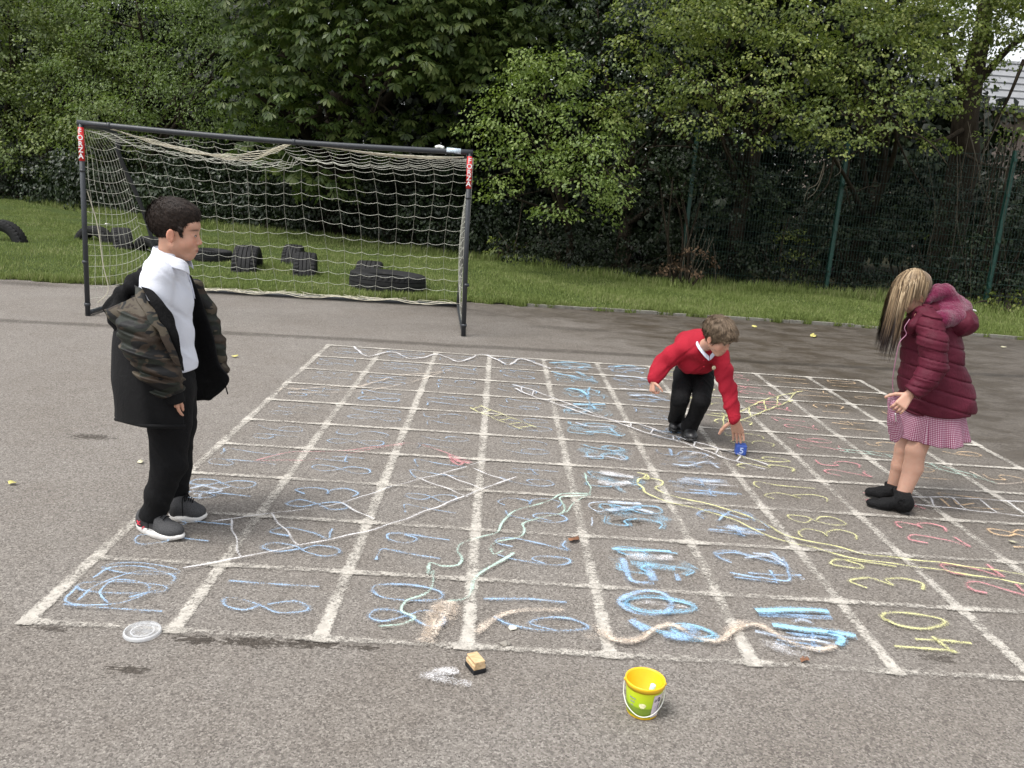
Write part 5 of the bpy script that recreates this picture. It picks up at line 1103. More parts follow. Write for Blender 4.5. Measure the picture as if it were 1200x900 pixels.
def loft(rows, nu, nv, mat, name, parent, thick, wr=None, matin=None):
    A = np.array([catmull(r, nu) for r in rows]); A = np.array([catmull(A[:, i], nv) for i in range(nu)]).transpose(1, 0, 2)
    V = A.reshape(-1, 3)
    if wr: 
        U = np.array(wr); V = V+np.stack([f_(V[:, 0], V[:, 1], V[:, 2]) for f_ in wr], 1)
    i, j = np.meshgrid(np.arange(nv-1), np.arange(nu-1), indexing='ij'); a = (i*nu+j).ravel(); F = np.stack([a, a+1, a+nu+1, a+nu], 1)
    o = mesh_obj(name, V, F, [mat]+([matin] if matin else []), parent, True); s_ = o.modifiers.new('s', 'SOLIDIFY'); s_.thickness = thick; s_.offset = 0
    if matin: s_.material_offset = 1; s_.material_offset_rim = 0
    ss = o.modifiers.new('d', 'SUBSURF'); ss.levels = 1; ss.render_levels = 1; return o
coat = loft(rows, 60, 44, M_BLACKC, 'coat', b1, .014, [wrink(.008, 22, 31, (.8, .2, .3)), wrink(.010, 20, 32, (.8, .2, .2)), wrink(.002, 20, 33)], M_FLEECE)
q = MB(); q.tube(catmull([C1(136, 491, -.145), C1(172, 499, -.288), C1(217, 500, -.205)], 20), .009, 8); q.build('hem', M_BLACKC, coat, True)
# near sleeve (camouflage), cuff, fallen hood, lapel
v = Vol((-.35, .35, .45), (.35, .95, 1.3), .004)
v.chain([C1(158, 366, -.18), C1(163, 384, -.215), C1(171, 407, -.235), C1(183, 431, -.24), C1(196, 450, -.23), C1(201, 458, -.22)], [.052, .074, .080, .070, .062, .054], .02)
v.disp(wrink(.013, 55, 12, (.25, 0, 1))); v.plane(C1(202, 462, -.22), (.3, 0, -1), .006); sl_ = v.build('sleeve', M_CAMO, coat)
v = Vol((-.1, .4, .5), (.35, .9, .8), .004); v.chain([C1(198, 455, -.22), C1(202, 468, -.21)], [.048, .046], .01); v.disp(wrink(.003, 80, 2)); v.plane(C1(203, 473, -.21), (.2, 0, -1), .005); v.build('cuff', M_BLACKC, sl_)
v = Vol((0, .8, .5), (.62, 1.3, 1.3), .004); v.chain([C1(228, 335, .22), C1(243, 365, .26), C1(252, 400, .27), C1(257, 432, .27)], [.030, .040, .042, .042], .02)
v.disp(wrink(.008, 50, 14, (.2, 0, 1))); v.build('sleeve', M_CAMO, coat)
v = Vol((-.45, .4, .7), (.25, 1.25, 1.3), .004)
v.chain([C1(186, 322, .12), C1(170, 322, .02), C1(160, 330, -.08), C1(152, 338, -.12)], [.020, .030, .032, .028], .02)
v.chain([C1(160, 330, -.06), C1(146, 345, -.08), C1(132, 356, -.08), C1(124, 362, -.09)], [.036, .030, .020, .010], .02); v.chain([C1(124, 363, -.09), C1(132, 376, -.12), C1(140, 388, -.13)], [.010, .018, .016], .02)
v.chain([C1(146, 345, -.1), C1(140, 365, -.12), C1(142, 382, -.13)], [.030, .030, .022], .03); v.disp(wrink(.004, 45, 22)); v.build('hood', M_FLEECE, coat)
q = loft([[C1(120, 364, -.12), C1(138, 357, -.16), C1(158, 348, -.19), C1(170, 346, -.20)], [C1(128, 372, -.15), C1(142, 366, -.20), C1(160, 362, -.235), C1(176, 362, -.235)], [C1(140, 384, -.17), C1(150, 378, -.22), C1(162, 375, -.26), C1(178, 374, -.25)]], 20, 10, M_CAMO, 'yoke', coat, .010, [wrink(.004, 40, 3)]*3)
loft([[C1(157, 334, -.17), C1(162, 337, -.18), C1(168, 340, -.18)], [C1(160, 350, -.22), C1(167, 352, -.22), C1(173, 354, -.215)], [C1(167, 366, -.25), C1(176, 369, -.25), C1(184, 370, -.24)], [C1(180, 383, -.265), C1(189, 387, -.26), C1(195, 389, -.25)], [C1(193, 402, -.265), C1(200, 407, -.26), C1(206, 410, -.25)], [C1(206, 427, -.255), C1(210, 429, -.25), C1(214, 431, -.245)]], 10, 34, M_CAMO, 'lapel', coat, .012, [wrink(.003, 40, 6)]*3)
loft([[C1(164, 336, -.175), C1(170, 338, -.19), C1(178, 341, -.19)], [C1(174, 353, -.22), C1(184, 354, -.225), C1(194, 357, -.22)], [C1(185, 371, -.235), C1(195, 373, -.23), C1(205, 378, -.22)], [C1(197, 393, -.24), C1(205, 400, -.235), C1(211, 405, -.22)], [C1(209, 425, -.22), C1(213, 430, -.19), C1(215, 436, -.15)]], 12, 24, M_FLEECE, 'lining', coat, .010, [wrink(.003, 40, 7)]*3)
q = MB(); q.tube(catmull([C1(264, 448, .185), C1(265, 455, .185), C1(267, 462, .185)], 6), .0028, 6); q.build('zip_pull', M_BLACKC, coat, True)
# ---------------------------------------------------------------- boy in the red sweatshirt, bending down to the die
Y2 = 2.72
A2 = lambda x, y, dy=0.: at(x, y, Y2+dy)
b2 = thing('person', 'boy in red school sweatshirt and black trousers, bending down to pick up the blue die', 'person', (2.85, 2.75, 0))
M_REDC = fabric('red_sweatshirt_cloth', (.33, .011, .026), .14, 70, .35, .85, 6, .0); M_COLL = plain('pale_blue_collar', (.62, .66, .78), .7)
pel = A2(812, 428, .22); chest = A2(824, 413, -.12); HS2 = .222
R2 = fr([.63, -.66, -.38], [.05, -.22, 1.]); HO2 = A2(838, 412, -.34)-R2[:, 1]*.02-R2[:, 2]*.012
v = Vol((2.35, 1.95, 0), (3.45, 3.25, 1.02), .003)
L2_ = head(v, HO2, R2, HS2, A2(823, 406, -.15), .17)
v.chain([pel, A2(817, 422, .05), chest+[0, .03, -.01]], [.075, .07, .055], .03)
v.cap(A2(806, 410, -.08), A2(838, 416, -.12), .036, .036, .03)
shR, shL = A2(799, 409, -.08), A2(843, 417, -.14)
elR, elL = A2(777, 425, -.02), A2(853, 456, -.24); wrR, wrL = A2(765, 446, -.10), A2(861, 492, -.34)
v.chain([shR, elR, wrR], [.036, .030, .023], .02); v.chain([shL, elL, wrL], [.036, .030, .022], .02)
hipR, hipL = A2(803, 437, .16), A2(824, 438, .14); knR, knL = A2(797, 468, -.06), A2(822, 470, -.10)
fR, fL = gnd(793, 506), gnd(807, 516)
v.chain([hipR, knR, fR+[-.0, .06, .09]], [.065, .048, .032], .02); v.chain([hipL, knL, fL+[.01, .06, .09]], [.065, .048, .032], .02)
hand(v, wrR, A2(764, 462, -.12)-wrR, (.8, .3, .1), (.2, -1, -.1), .125, (.9, 1.0, 1.1, 1.2, 1.2), .08, (.1, 1.))
die_top = np.array([gnd(867, 533)[0], gnd(867, 533)[1], .075])
hand(v, wrL, (die_top+[.0, .015, .005])-wrL, (-.35, -.55, -.4), (-1, .1, .0), .178, (.2, .12, .18, .25, .3), .28, (.75, .7))
body = v.build('body', SKIN1, b2)
head_paint(body, L2_, R2, HS2, HO2, (.53, .31, .225), (.45, .19, .16), (.09, .055, .035)); eyes(L2_, R2, HS2, b2, (.0, 1, -.35))
HAIR2 = hair_mat('brown_hair', (.035, .023, .015), (.13, .092, .060), (.28, .21, .145))
v = Vol(HO2-.25, HO2+.33, .003); L = L2_
v.ell(L(0, -.08, .66), np.array((.375, .455, .41))*HS2, R2, .02); v.ell(L(0, .05, .70), np.array((.355, .42, .34))*HS2, R2, .02)
v.ell(L(0, .60, .32), np.array((.60, .56, .36))*HS2, R2, .006, 'cut'); v.ell(L(0, .05, .02), np.array((.7, .6, .28))*HS2, R2, .01, 'cut'); v.ell(L(0, .36, .26), np.array((.6, .22, .36))*HS2, R2, .01, 'cut')
v.disp(wrink(.004, 90, 4)); hr = v.build('hair', HAIR2, b2)
topc = L2_(0, -.12, 1.0)
strands('hair_strands', hr, lambda P, N: unit(P-topc)*.6-R2[:, 2][None]*.5+R2[:, 1][None]*.25, .030, HAIR2, hr, 14000, .0009, .02, 8)
# sweatshirt
v = Vol((2.35, 1.95, .12), (3.45, 3.25, .95), .004)
v.chain([A2(813, 424, .16), A2(815, 417, .05), A2(818, 410, -.04), A2(822, 407, -.12)], [.110, .112, .116, .100], .03)
v.cap(A2(803, 409, -.05), A2(840, 415, -.13), .070, .062, .04); v.ell(A2(812, 401, .03), (.12, .13, .075), None, .05)
v.ell(A2(815, 425, -.02), (.13, .10, .075), None, .04)
v.chain([shR, (shR+elR)/2, elR, (elR+wrR)/2, A2(766, 443, -.085)], [.066, .064, .058, .050, .042], .03)
v.chain([shL, (shL+elL)/2, elL, (elL+wrL)/2, A2(861, 490, -.335)], [.058, .054, .049, .044, .037], .03)
v.disp(wrink(.007, 30, 41, (.8, .2, -.5))); v.disp(wrink(.0038, 75, 42, (.6, .2, -.6))); nk = A2(830, 404, -.17)
v.ell(nk+np.array([.02, -.03, .02]), (.052, .05, .05), None, .008, 'cut'); v.plane(pel+[0, .07, 0], (-.05, .8, -.35), .01)
sw = v.build('sweatshirt', M_REDC, b2)
# ribbed cuffs
for nm, P_, Q_, r_ in (('cuff', A2(767, 440, -.08), A2(765, 445, -.09), .040), ('cuff', A2(860.5, 486, -.33), A2(861, 491, -.338), .037)):
    q = MB(); n = 6; T_ = [P_+(Q_-P_)*k/n for k in range(n+1)]; q.tube(T_, [r_*.98, r_, r_*1.02, r_*1.03, r_*1.02, r_*.98, r_*.8], 16); q.build(nm, M_REDC, sw, True)
# shirt collar points
cN = A2(827, 405, -.185); fw2 = unit(np.array([.45, -.85, -.35])); rt2 = np.cross(fw2, Z3)
rim = [cN-rt2*-.012+fw2*.062-Z3*.030, cN-rt2*.045+fw2*.035-Z3*.006, cN-rt2*.060-fw2*.01+Z3*.020, cN-rt2*.03-fw2*.045+Z3*.045, cN+rt2*.03-fw2*.045+Z3*.045, cN+rt2*.060-fw2*.01+Z3*.018, cN+rt2*.045+fw2*.040-Z3*.010, cN+rt2*.016+fw2*.066-Z3*.032]
dn = [unit(p-cN)*.014+np.array([0, 0, -.024]) for p in rim]; band(rim, dn, .004, M_COLL, 'collar', sw)
q = MB(); bp = A2(836.5, 431, -.225); q.lathe([(.001, .004), (.012, .004), (.014, 0), (.001, -.003)], 14); V = np.concatenate(q.V); u_ = unit(np.array([.25, -1, -.1])); a_ = np.cross(u_, Z3); a_ = unit(a_); w_ = np.cross(a_, u_)
mesh_obj('badge', bp+V[:, :1]*a_+V[:, 1:2]*w_+V[:, 2:3]*u_, q.F, plain('cream_badge', (.60, .52, .35), .7, noise=.5, nscale=150), sw, True)
for (x, y) in ((825, 423), (825, 430)):
    bm_ = A2(x, y, -.215); q = MB(); q.tube([bm_+u_*.004, bm_-u_*.004], .0055, 10); q.build('button', M_REDC, sw, True)
# trousers
v = Vol((2.5, 2.3, .02), (3.3, 3.25, .85), .004)
v.chain([A2(812, 427, .20), A2(813, 434, .15)], [.115, .105], .03)
v.chain([hipR, (hipR+knR)/2, knR, knR*.45+(fR+[0, .05, .08])*.55, fR+[-.005, .055, .075]], [.075, .067, .060, .052, .052], .006)
v.chain([hipL, (hipL+knL)/2, knL, knL*.45+(fL+[0.01, .05, .08])*.55, fL+[.01, .055, .075]], [.075, .067, .060, .052, .052], .006)
v.disp(wrink(.004, 24, 15, (.7, .3, .6))); v.disp(wrink(.003, 65, 16, (.8, .3, .6))); v.plane((0, 0, .045), (0, 0, -1), .006)
v.build('trousers', M_BLACKT, b2)
def toe(px, py): return gnd(px, py)
shoe(b2, fR+np.array([.035, .135, 0]), fR+np.array([-.035, -.06, 0]), M_LEATH, M_SOLEB, .043, ank=.09, laces=False, tip=1.05)
shoe(b2, fL+np.array([.005, .135, 0]), fL+np.array([.01, -.07, 0]), M_LEATH, M_SOLEB, .043, ank=.09, laces=False, tip=1.05)

# ---------------------------------------------------------------- girl in the maroon padded coat
Y3 = 1.74
A3 = lambda x, y, dy=0.: at(x, y, Y3+dy)
b3 = thing('person', 'girl with long fair hair and a maroon padded coat, head bowed over the grid', 'person', (3.8, 1.74, 0))
HS3 = .225; R3 = fr([-.70, .22, -.68], [-.62, .0, .78]); HO3 = A3(1062, 372, .0)
HO3 = A3(1066, 346, 0)-R3[:, 2]*.5*HS3-R3[:, 1]*.02
v = Vol((3.30, 1.35, 0), (4.25, 2.15, 1.38), .003)
L3_ = head(v, HO3, R3, HS3, A3(1088, 356), .18)
v.chain([A3(1090, 372), A3(1092, 420), A3(1090, 470)], [.085, .09, .10], .03)
v.cap(A3(1082, 372, -.10), A3(1092, 368, .10), .045, .045, .03)
sh3, el3, wr3 = A3(1086, 380, -.15), A3(1093, 428, -.20), A3(1066, 462, -.22)
v.chain([sh3, el3, wr3], [.036, .030, .023], .02)
v.chain([A3(1092, 378, .14), A3(1095, 425, .18), A3(1070, 458, .12)], [.036, .030, .023], .02)
hand(v, wr3, A3(1049, 484, -.25)-wr3, (.25, .9, -.25), (-.8, -.1, .75), .140, (.5, .75, .8, .75, .6), .3, (.35, .95))
kn3, kn3b = A3(1073, 528, -.07), A3(1060, 526, .07)
v.chain([A3(1095, 476, -.03), A3(1082, 508, -.055), kn3, A3(1070, 548, -.07), A3(1058, 580, -.09), A3(1057, 592, -.09)], [.060, .059, .051, .051, .036, .034], .012)
v.chain([A3(1080, 480, .07), A3(1068, 508, .07), kn3b, A3(1056, 545, .08), A3(1047, 571, .10), A3(1046, 582, .10)], [.065, .057, .050, .050, .035, .033], .012)
body = v.build('body', SKIN1, b3); head_paint(body, L3_, R3, HS3, HO3, (.50, .30, .22), (.48, .2, .17), (.2, .14, .09))
HAIR3 = None
t = NT('blonde_streaked_hair'); r_ = t.attr('rnd'); tt = t.attr('tip'); n_ = t.noise(30, 3, .6, t.obj())
lt = t.ramp(t.addm(t.mul(r_, .7), t.mul(n_, .3)), [(.12, (.035, .022, .013)), (.32, (.13, .085, .048)), (.6, (.29, .205, .12)), (.9, (.55, .43, .28))])
c = t.mix(t.smooth(t.addm(tt, t.mul(t.sub(r_, .5), .5)), .40, .75), lt, (.022, .015, .014)); t.set(color=c, rough=.55, spec=.22); HAIR3 = t.m
g = np.random.default_rng(4); cenH = L3_(0, -.07, .62); RAD = np.array((.345, .425, .39))*HS3
mbu = Vol(HO3-.3, HO3+.3, .004); mbu.ell(L3_(0, -.08, .64), np.array((.335, .42, .37))*HS3, R3, .02); mbu.ell(L3_(0, .62, .35), np.array((.6, .5, .42))*HS3, R3, .01, 'cut'); mbu.ell(L3_(0, -.1, .0), np.array((.6, .7, .22))*HS3, R3, .01, 'cut')
un = mbu.build('hair', plain('fair_hair_base', (.17, .12, .075), .6), b3)
NLK = 5200; M_ = 26; step = .0165
s_ = g.random(NLK); ispart = g.random(NLK) < .55; sd_ = np.where(g.random(NLK) < .5, 1., -1.)
lx = np.where(ispart, sd_*.012, g.uniform(-.30, .30, NLK)); ly = np.where(ispart, .24-.62*s_, g.uniform(-.42, .24, NLK))
lz = .64+.37*np.sqrt(np.clip(1-(lx/.345)**2-((ly+.08)/.43)**2, 0, 1)); loc = np.stack([lx, ly, lz], 1)
P_ = np.asarray(HO3)+(loc*HS3)@R3.T; off = g.uniform(1.015, 1.10, NLK); D_ = unit(R3[:, 0][None]*np.where(ispart, sd_, np.sign(lx))[:, None]*.8+g.normal(0, .12, (NLK, 3))+np.array([-.10, 0, -.3]))
Ltot = np.interp(ly, [-.45, -.2, .02, .12, .24], [.11, .13, .17, .28, .37])*g.uniform(.72, 1.08, NLK); K = [P_.copy()]; wind = g.normal(0, .05, (NLK, 3))*[1, 1, 0]
for k in range(M_-1):
    D_ = unit(D_*.72+np.array([-.05, 0, -1.])*.30+wind*.15); P_ = P_+D_*(Ltot/(M_-1))[:, None]
    q_ = (P_-cenH)@R3/RAD; r_q = np.linalg.norm(q_, axis=1); push = r_q < off; q_[push] *= (off[push]/r_q[push])[:, None]; P_ = np.where(push[:, None], cenH+(q_*RAD)@R3.T, P_); K.append(P_.copy())
K = np.stack(K, 1); T = unit(np.gradient(K, axis=1)); O = unit(K-cenH[None, None]); O[:, :, 2] *= .3; B = unit(np.cross(T, O)); w_ = np.interp(np.linspace(0, 1, M_), [0, .1, .75, 1], [.6, 1, .85, .08])[None, :]*g.uniform(.0011, .0026, NLK)[:, None]
VV = np.stack([K+B*w_[..., None], K-B*w_[..., None]], 2).reshape(-1, 3); b_ = np.arange(NLK)[:, None]*2*M_+np.arange(M_-1)[None]*2; FF = np.stack([b_, b_+1, b_+3, b_+2], 2).reshape(-1, 4)
ob = mesh_obj('hair_strands', VV, FF, HAIR3, un, True); fattr(ob, 'rnd', np.repeat(g.random(NLK), M_-1), 'FACE'); nape = np.interp(ly, [-.45, -.1], [.25, 0.])
fattr(ob, 'tip', np.repeat((np.linspace(0, 1, M_)[None]*Ltot[:, None]/.36+nape[:, None]).ravel(), 2))
# coat: padded, quilted in horizontal rolls
t = NT('maroon_padded_cloth'); o_ = t.pos(); n1 = t.noise(9, 3, .6, o_); t.set(color=t.ramp(n1, [(.3, (.066, .0070, .017)), (.7, (.098, .011, .026))]), rough=.62, spec=.2); t.bump(t.noise(45, 4, .65, t.vmul(o_, (1, 1, .6)), .6), .45, .012); M_MAR = t.m
t = NT('maroon_fleece'); o_ = t.pos(); t.set(color=t.ramp(t.noise(60, 3, .7, o_), [(.3, (.095, .006, .030)), (.7, (.17, .013, .055))]), rough=.95, spec=.1, sheen=.3); t.bump(t.noise(110, 3, .7, o_), .9, .01); M_MARF = t.m
v = Vol((3.35, 1.30, .35), (4.35, 2.2, 1.32), .004)
rtc = np.array([0, 1., 0]); 
v.chain([A3(1088, 366), A3(1090, 385), A3(1092, 415), A3(1093, 445), A3(1098, 468), A3(1100, 482)], [.085, .135, .150, .165, .180, .180], .03, flat=(np.array([0, 1., 0]), 1.0))
v.cap(A3(1084, 372, -.08), A3(1092, 368, .10), .062, .065, .05)
v.plane(A3(1058, 488, -.1), (.10, 0, -1), .01)
cb = A3(1098, 488)
def quilt(X, Y, Z):
    zz = Z + (X-3.75)*.22; ph = (zz/.078) % 1.0; return .010*np.abs(2*ph-1)**9 + .0*Y
v.disp(quilt); v.disp(wrink(.004, 40, 51, (.3, .2, .8)))
# opening at the front: a shallow cut below the zip
v.cap(A3(1040, 462, -.02), A3(1036, 500, -.02), .045, .06, .01, 'cut')
coat3 = v.build('coat', M_MAR, b3)
v = Vol((3.4, 1.25, .55), (4.1, 1.85, 1.2), .004)
v.chain([A3(1084, 368, -.10), A3(1090, 382, -.15), A3(1093, 402, -.19), A3(1094, 428, -.21), A3(1085, 445, -.225), A3(1070, 459, -.23)], [.052, .066, .070, .068, .060, .050], .02)
ax_ = A3(1094, 428, -.21)
def quilt2(X, Y, Z):
    zz = Z + (X-3.75)*.15 - .9*np.maximum(0, (.78-Z))*0; ph = (zz/.050) % 1.0; return .008*np.abs(2*ph-1)**8+0*Y
v.disp(quilt2); v.disp(wrink(.004, 55, 61, (.2, .1, 1))); d_ = unit(wr3-A3(1085, 445, -.225)); v.plane(wr3-d_*.008, d_, .006); v.build('sleeve', M_MAR, coat3)
# hood lying on the back
v = Vol((3.45, 1.35, .85), (4.35, 2.1, 1.36), .004)
v.chain([A3(1072, 382, -.09), A3(1086, 374, -.13), A3(1104, 374, -.145), A3(1120, 372, -.10), A3(1126, 362, .0), A3(1120, 356, .10), A3(1104, 352, .13)], [.024, .036, .044, .048, .050, .046, .034], .02)
v.chain([A3(1118, 352, -.03), A3(1108, 342, -.03), A3(1096, 344, -.04), A3(1086, 352, -.07)], [.040, .036, .030, .024], .03)
v.chain([A3(1112, 342, .02), A3(1098, 338, .06)], [.034, .028], .03)
v.ell(A3(1104, 362, 0), (.10, .11, .055), None, .03); v.disp(wrink(.003, 35, 71)); v.disp(wrink(.0008, 220, 72)); v.build('hood', M_MARF, coat3)
v = Vol((3.6, 1.4, .8), (4.3, 2.1, 1.25), .004); v.ell(A3(1116, 376, -.01), (.115, .155, .085), None, .03); v.disp(wrink(.005, 45, 75)); v.build('hood_shell', M_MAR, coat3)
v = Vol((3.35, 1.4, .95), (3.9, 2.0, 1.25), .004); v.chain([A3(1066, 392, -.09), A3(1071, 381, -.115), A3(1081, 370, -.125)], [.022, .026, .030], .02); v.disp(wrink(.003, 50, 76)); v.build('collar', M_MAR, coat3)
zp = [A3(1066, 374, -.155), A3(1060, 384, -.165), A3(1062, 392, -.165), A3(1054, 402, -.165), A3(1049, 425, -.17), A3(1046, 450, -.165), A3(1049, 470, -.17)]
q = MB(); q.tube(catmull(zp[:7], 40), .0023, 6); q.build('zip', plain('pale_zip', (.30, .13, .20), .5), coat3, True)
q = MB(); q.tube(catmull([A3(1049, 484, -.27), A3(1049.5, 490, -.27), A3(1050, 494, -.27)], 6), .003, 6); q.build('zip_pull', plain('silver_pull', (.7, .7, .68), .3, 1.), coat3, True)
# gingham dress
t = NT('gingham_cloth'); g_ = t.xyz(t.attr('guv', 'Vector')); 
def sw_(s): return t.smooth(t.math('ABSOLUTE', t.sub(t.math('FRACT', t.mul(s, 1/.0085)), .5)), .22, .28)
f_ = t.mul(t.addm(sw_(g_[0]), sw_(g_[1])), .5); t.set(color=t.ramp(f_, [(0., (.20, .030, .08)), (.5, (.32, .12, .19)), (1., (.58, .46, .52))]), rough=.85, spec=.2); t.bump(t.noise(25, 3, .6, t.pos()), .25, .01); M_GING = t.m
cD = A3(1092, 470); nu, nv = 120, 22; V = []; UV = []
pc0 = A3(1094, 478); pc1 = A3(1094, 512)
for j in range(nv):
    k = j/(nv-1); c_ = pc0*(1-k)+pc1*k; rx, ry = .148+.016*k, .160+.02*k
    for i in range(nu):
        a = 2*PI*i/nu; f1 = 1+.06*k*math.sin(a*9+1)+.035*k*math.sin(a*17+2)
        x = c_[0]+rx*math.cos(a)*f1-(.02*k if math.cos(a) < -.6 else 0); y = c_[1]+ry*math.sin(a)*f1; z = c_[2]+.016*k*math.cos(a)-.010*k*math.sin(a*3)
        V.append((x, y, z)); UV.append((a*.17, k*.15, 0))
F = [(j*nu+i, j*nu+(i+1) % nu, (j+1)*nu+(i+1) % nu, (j+1)*nu+i) for j in range(nv-1) for i in range(nu)]
dr = mesh_obj('dress', V, F, M_GING, b3, True); a_ = dr.data.attributes.new('guv', 'FLOAT_VECTOR', 'POINT'); a_.data.foreach_set('vector', np.array(UV, dtype=np.float32).ravel()); s_ = dr.modifiers.new('s', 'SOLIDIFY'); s_.thickness = .003
# the piece of skirt gathered up in her hand
rowsD = [[A3(1041, 462, -.12), A3(1046, 462, -.17), A3(1054, 464, -.19)], [A3(1040, 478, -.13), A3(1046, 478, -.20), A3(1054, 480, -.21)], [A3(1040, 495, -.10), A3(1047, 497, -.20), A3(1058, 500, -.20)], [A3(1043, 515, -.08), A3(1051, 518, -.17), A3(1060, 508, -.18)]]
sk = loft(rowsD, 26, 26, M_GING, 'skirt_fold', dr, .003, [wrink(.004, 70, 81)]*3); uu = np.tile(np.linspace(0, .1, 26), 26); vv = np.repeat(np.linspace(0, .22, 26), 26)
a_ = sk.data.attributes.new('guv', 'FLOAT_VECTOR', 'POINT'); a_.data.foreach_set('vector', np.stack([uu, vv, 0*uu], 1).astype(np.float32).ravel())
# ankle boots
M_SUEDE = fabric('black_suede', (.0045, .0045, .005), .5, 90, .5, .8, 12)
def boot(heel, toe, ank, flower):
    heel = np.array([*heel[:2], 0.]); toe = np.array([*toe[:2], 0.]); d = toe-heel; Ls = np.linalg.norm(d); d /= Ls; s_ = np.cross(d, Z3); R = np.stack([s_, d, Z3], 1); P = lambda x, y, z: heel+R@np.array([x, y*Ls, z])
    lo = np.minimum(heel, toe)-.09; hi = np.maximum(heel, toe)+.09; lo[2] = -.01; hi[2] = .22
    v = Vol(lo, hi, .003); v.ell(P(0, .17, .046), (.036, Ls*.17, .052), R, .03); v.ell(P(0, .70, .022), (.038, Ls*.30, .030), R, .03); v.cap(P(0, .22, .06), P(0, .52, .040), .038, .030, .03)
    v.cap(P(0, .18, .06), np.array(ank), .040, .044, .025); v.plane((0, 0, .006), (0, 0, -1), .003); v.plane(np.array(ank)+[0, 0, .008], (0.1, 0, 1), .004)
    v.ell(P(0, .38, .0), (.05, Ls*.10, .012), R, .006, 'cut'); v.ell(np.array(ank)+[0, 0, .012], (.036, .036, .02), None, .003, 'cut')
    v.disp(wrink(.0025, 70, 91)); o = v.build('boot', M_SUEDE, b3)
    q = MB(); q.box(P(0, .12, .009), (.054, Ls*.20, .018), R); h_ = q.build('heel', M_SOLEB, o); bv = h_.modifiers.new('b', 'BEVEL'); bv.width = .004; bv.segments = 2
    q = MB(); n = 36; ring = [(.034*math.sin(2*PI*i/n), .70-.27*math.cos(2*PI*i/n)) for i in range(n)]; V = [P(x, y, .002) for x, y in ring]+[P(x, y, .010) for x, y in ring]
    q.add(V, [tuple(range(n))[::-1], tuple(n+i for i in range(n))]+[(i, (i+1) % n, n+(i+1) % n, n+i) for i in range(n)]); q.build('sole', M_SOLEB, o)
    fc = P(flower*.041, .24, .075); v = Vol(fc-.04, fc+.04, .002)
    for k in range(6): a = k*PI/3; v.ell(fc+d*.012*math.cos(a)+Z3*.012*math.sin(a), (.009, .005, .009), None, .003)
    v.build('flower', M_SUEDE, o)
boot(gnd(1067, 603), gnd(1014, 592), A3(1057, 576, -.10), -1); boot(gnd(1056, 588), gnd(1012, 580), A3(1046, 568, .10), -1)
# ================================================================ SMALL THINGS ON THE GROUND
# yellow bucket
BX, BY = gnd(752, 833)[:2]; BX += 0; 
bk = thing('bucket', 'small yellow plastic bucket of chalk with a green label', 'bucket', (BX, BY, 0))
t = NT('yellow_plastic'); o_ = t.obj()
t.set(color=t.ramp(t.noise(12, 3, .6, o_), [(.3, (.80, .47, .015)), (.7, (.88, .55, .02))]), rough=.35, sss=.0)
M_YEL = t.m
Rb, Rt, Hh = .062, .078, .150
mb = MB(); mb.lathe([(0.001, .004), (Rb-.004, .004), (Rb, .0), (Rb+.001, .004), (Rt-.002, Hh-.02), (Rt+.003, Hh-.02), (Rt+.004, Hh-.004), (Rt+.003, Hh), (Rt-.001, Hh), (Rt-.004, Hh-.006), (Rb-.003, .008), (0.001, .008)], 56, (BX, BY, 0))
mb.build('tub', M_YEL, bk, True)
# printed sleeve
t = NT('bucket_label'); g = t.xyz(t.pos())
hgt = t.math('DIVIDE', g[2], Hh)
gr = t.ramp(hgt, [(.0, (.50, .50, .02)), (.115, (.16, .24, .02)), (.26, (.20, .30, .03)), (.30, (.42, .62, .02)), (.62, (.62, .72, .02)), (.80, (.85, .62, .02))])
t.set(color=gr, rough=.35); M_LAB = t.m
mb = MB(); V = []; n = 60
for j in range(n+1):
    a = math.radians(-210+j*240/n)
    for z, rr in ((.010, Rb+(Rt-Rb)*.010/Hh+.0014), (Hh-.026, Rb+(Rt-Rb)*(Hh-.026)/Hh+.0012)):
        V.append((BX+rr*math.cos(a), BY+rr*math.sin(a), z))
mb.add(V, [(2*j, 2*j+2, 2*j+3, 2*j+1) for j in range(n)]); lab = mb.build('label', M_LAB, bk, True)
def onbucket(ang, z, off=.003):
    a = math.radians(ang); rr = Rb+(Rt-Rb)*z/Hh+off; return np.array([BX+rr*math.cos(a), BY+rr*math.sin(a), z])
def patch(a0, a1, z0, z1, off, mat, name, parent, sh=0):
    V = []; n = 14
    for j in range(n+1):
        for z in (z0, z1): V.append(onbucket(a0+(a1-a0)*j/n+sh*(z-z0)/(z1-z0), z, off))
    q = MB(); q.add(V, [(2*j, 2*j+2, 2*j+3, 2*j+1) for j in range(n)]); return q.build(name, mat, parent, True)
M_WL = plain('white_paper_label', (.66, .58, .62), .5, noise=.06, nscale=60)
wl = patch(-72, -36, .014, .118, .0028, M_WL, 'sticker', bk, 3)
M_INK = plain('dark_ink', (.05, .05, .08), .6, noise=.02)
def smalltext(txt, ang, z, size, off, mat, name, parent, rot=0):
    c = onbucket(ang, z, off); a = math.radians(ang); ex = np.array([-math.sin(a), math.cos(a), 0]); ez = Z3; en = np.array([math.cos(a), math.sin(a), 0])
    cr, sr = math.cos(rot), math.sin(rot); T = np.eye(4); T[:3, 0] = ex*cr+ez*sr; T[:3, 1] = -ex*sr+ez*cr; T[:3, 2] = en; T[:3, 3] = c
    return letters(txt, size, mat, name, parent, T, .0003, step=(size*.62, 0))
smalltext('50', -62, .088, .026, .0036, M_INK, 'print', wl)
patch(-52, -44, .03, .075, .0036, plain('grey_print', (.30, .28, .34), .6, noise=.5, nscale=200), 'print', wl, 3)
patch(-64, -58, .024, .07, .0036, plain('pale_print', (.55, .50, .56), .6, noise=.4, nscale=200), 'print', wl, 3)
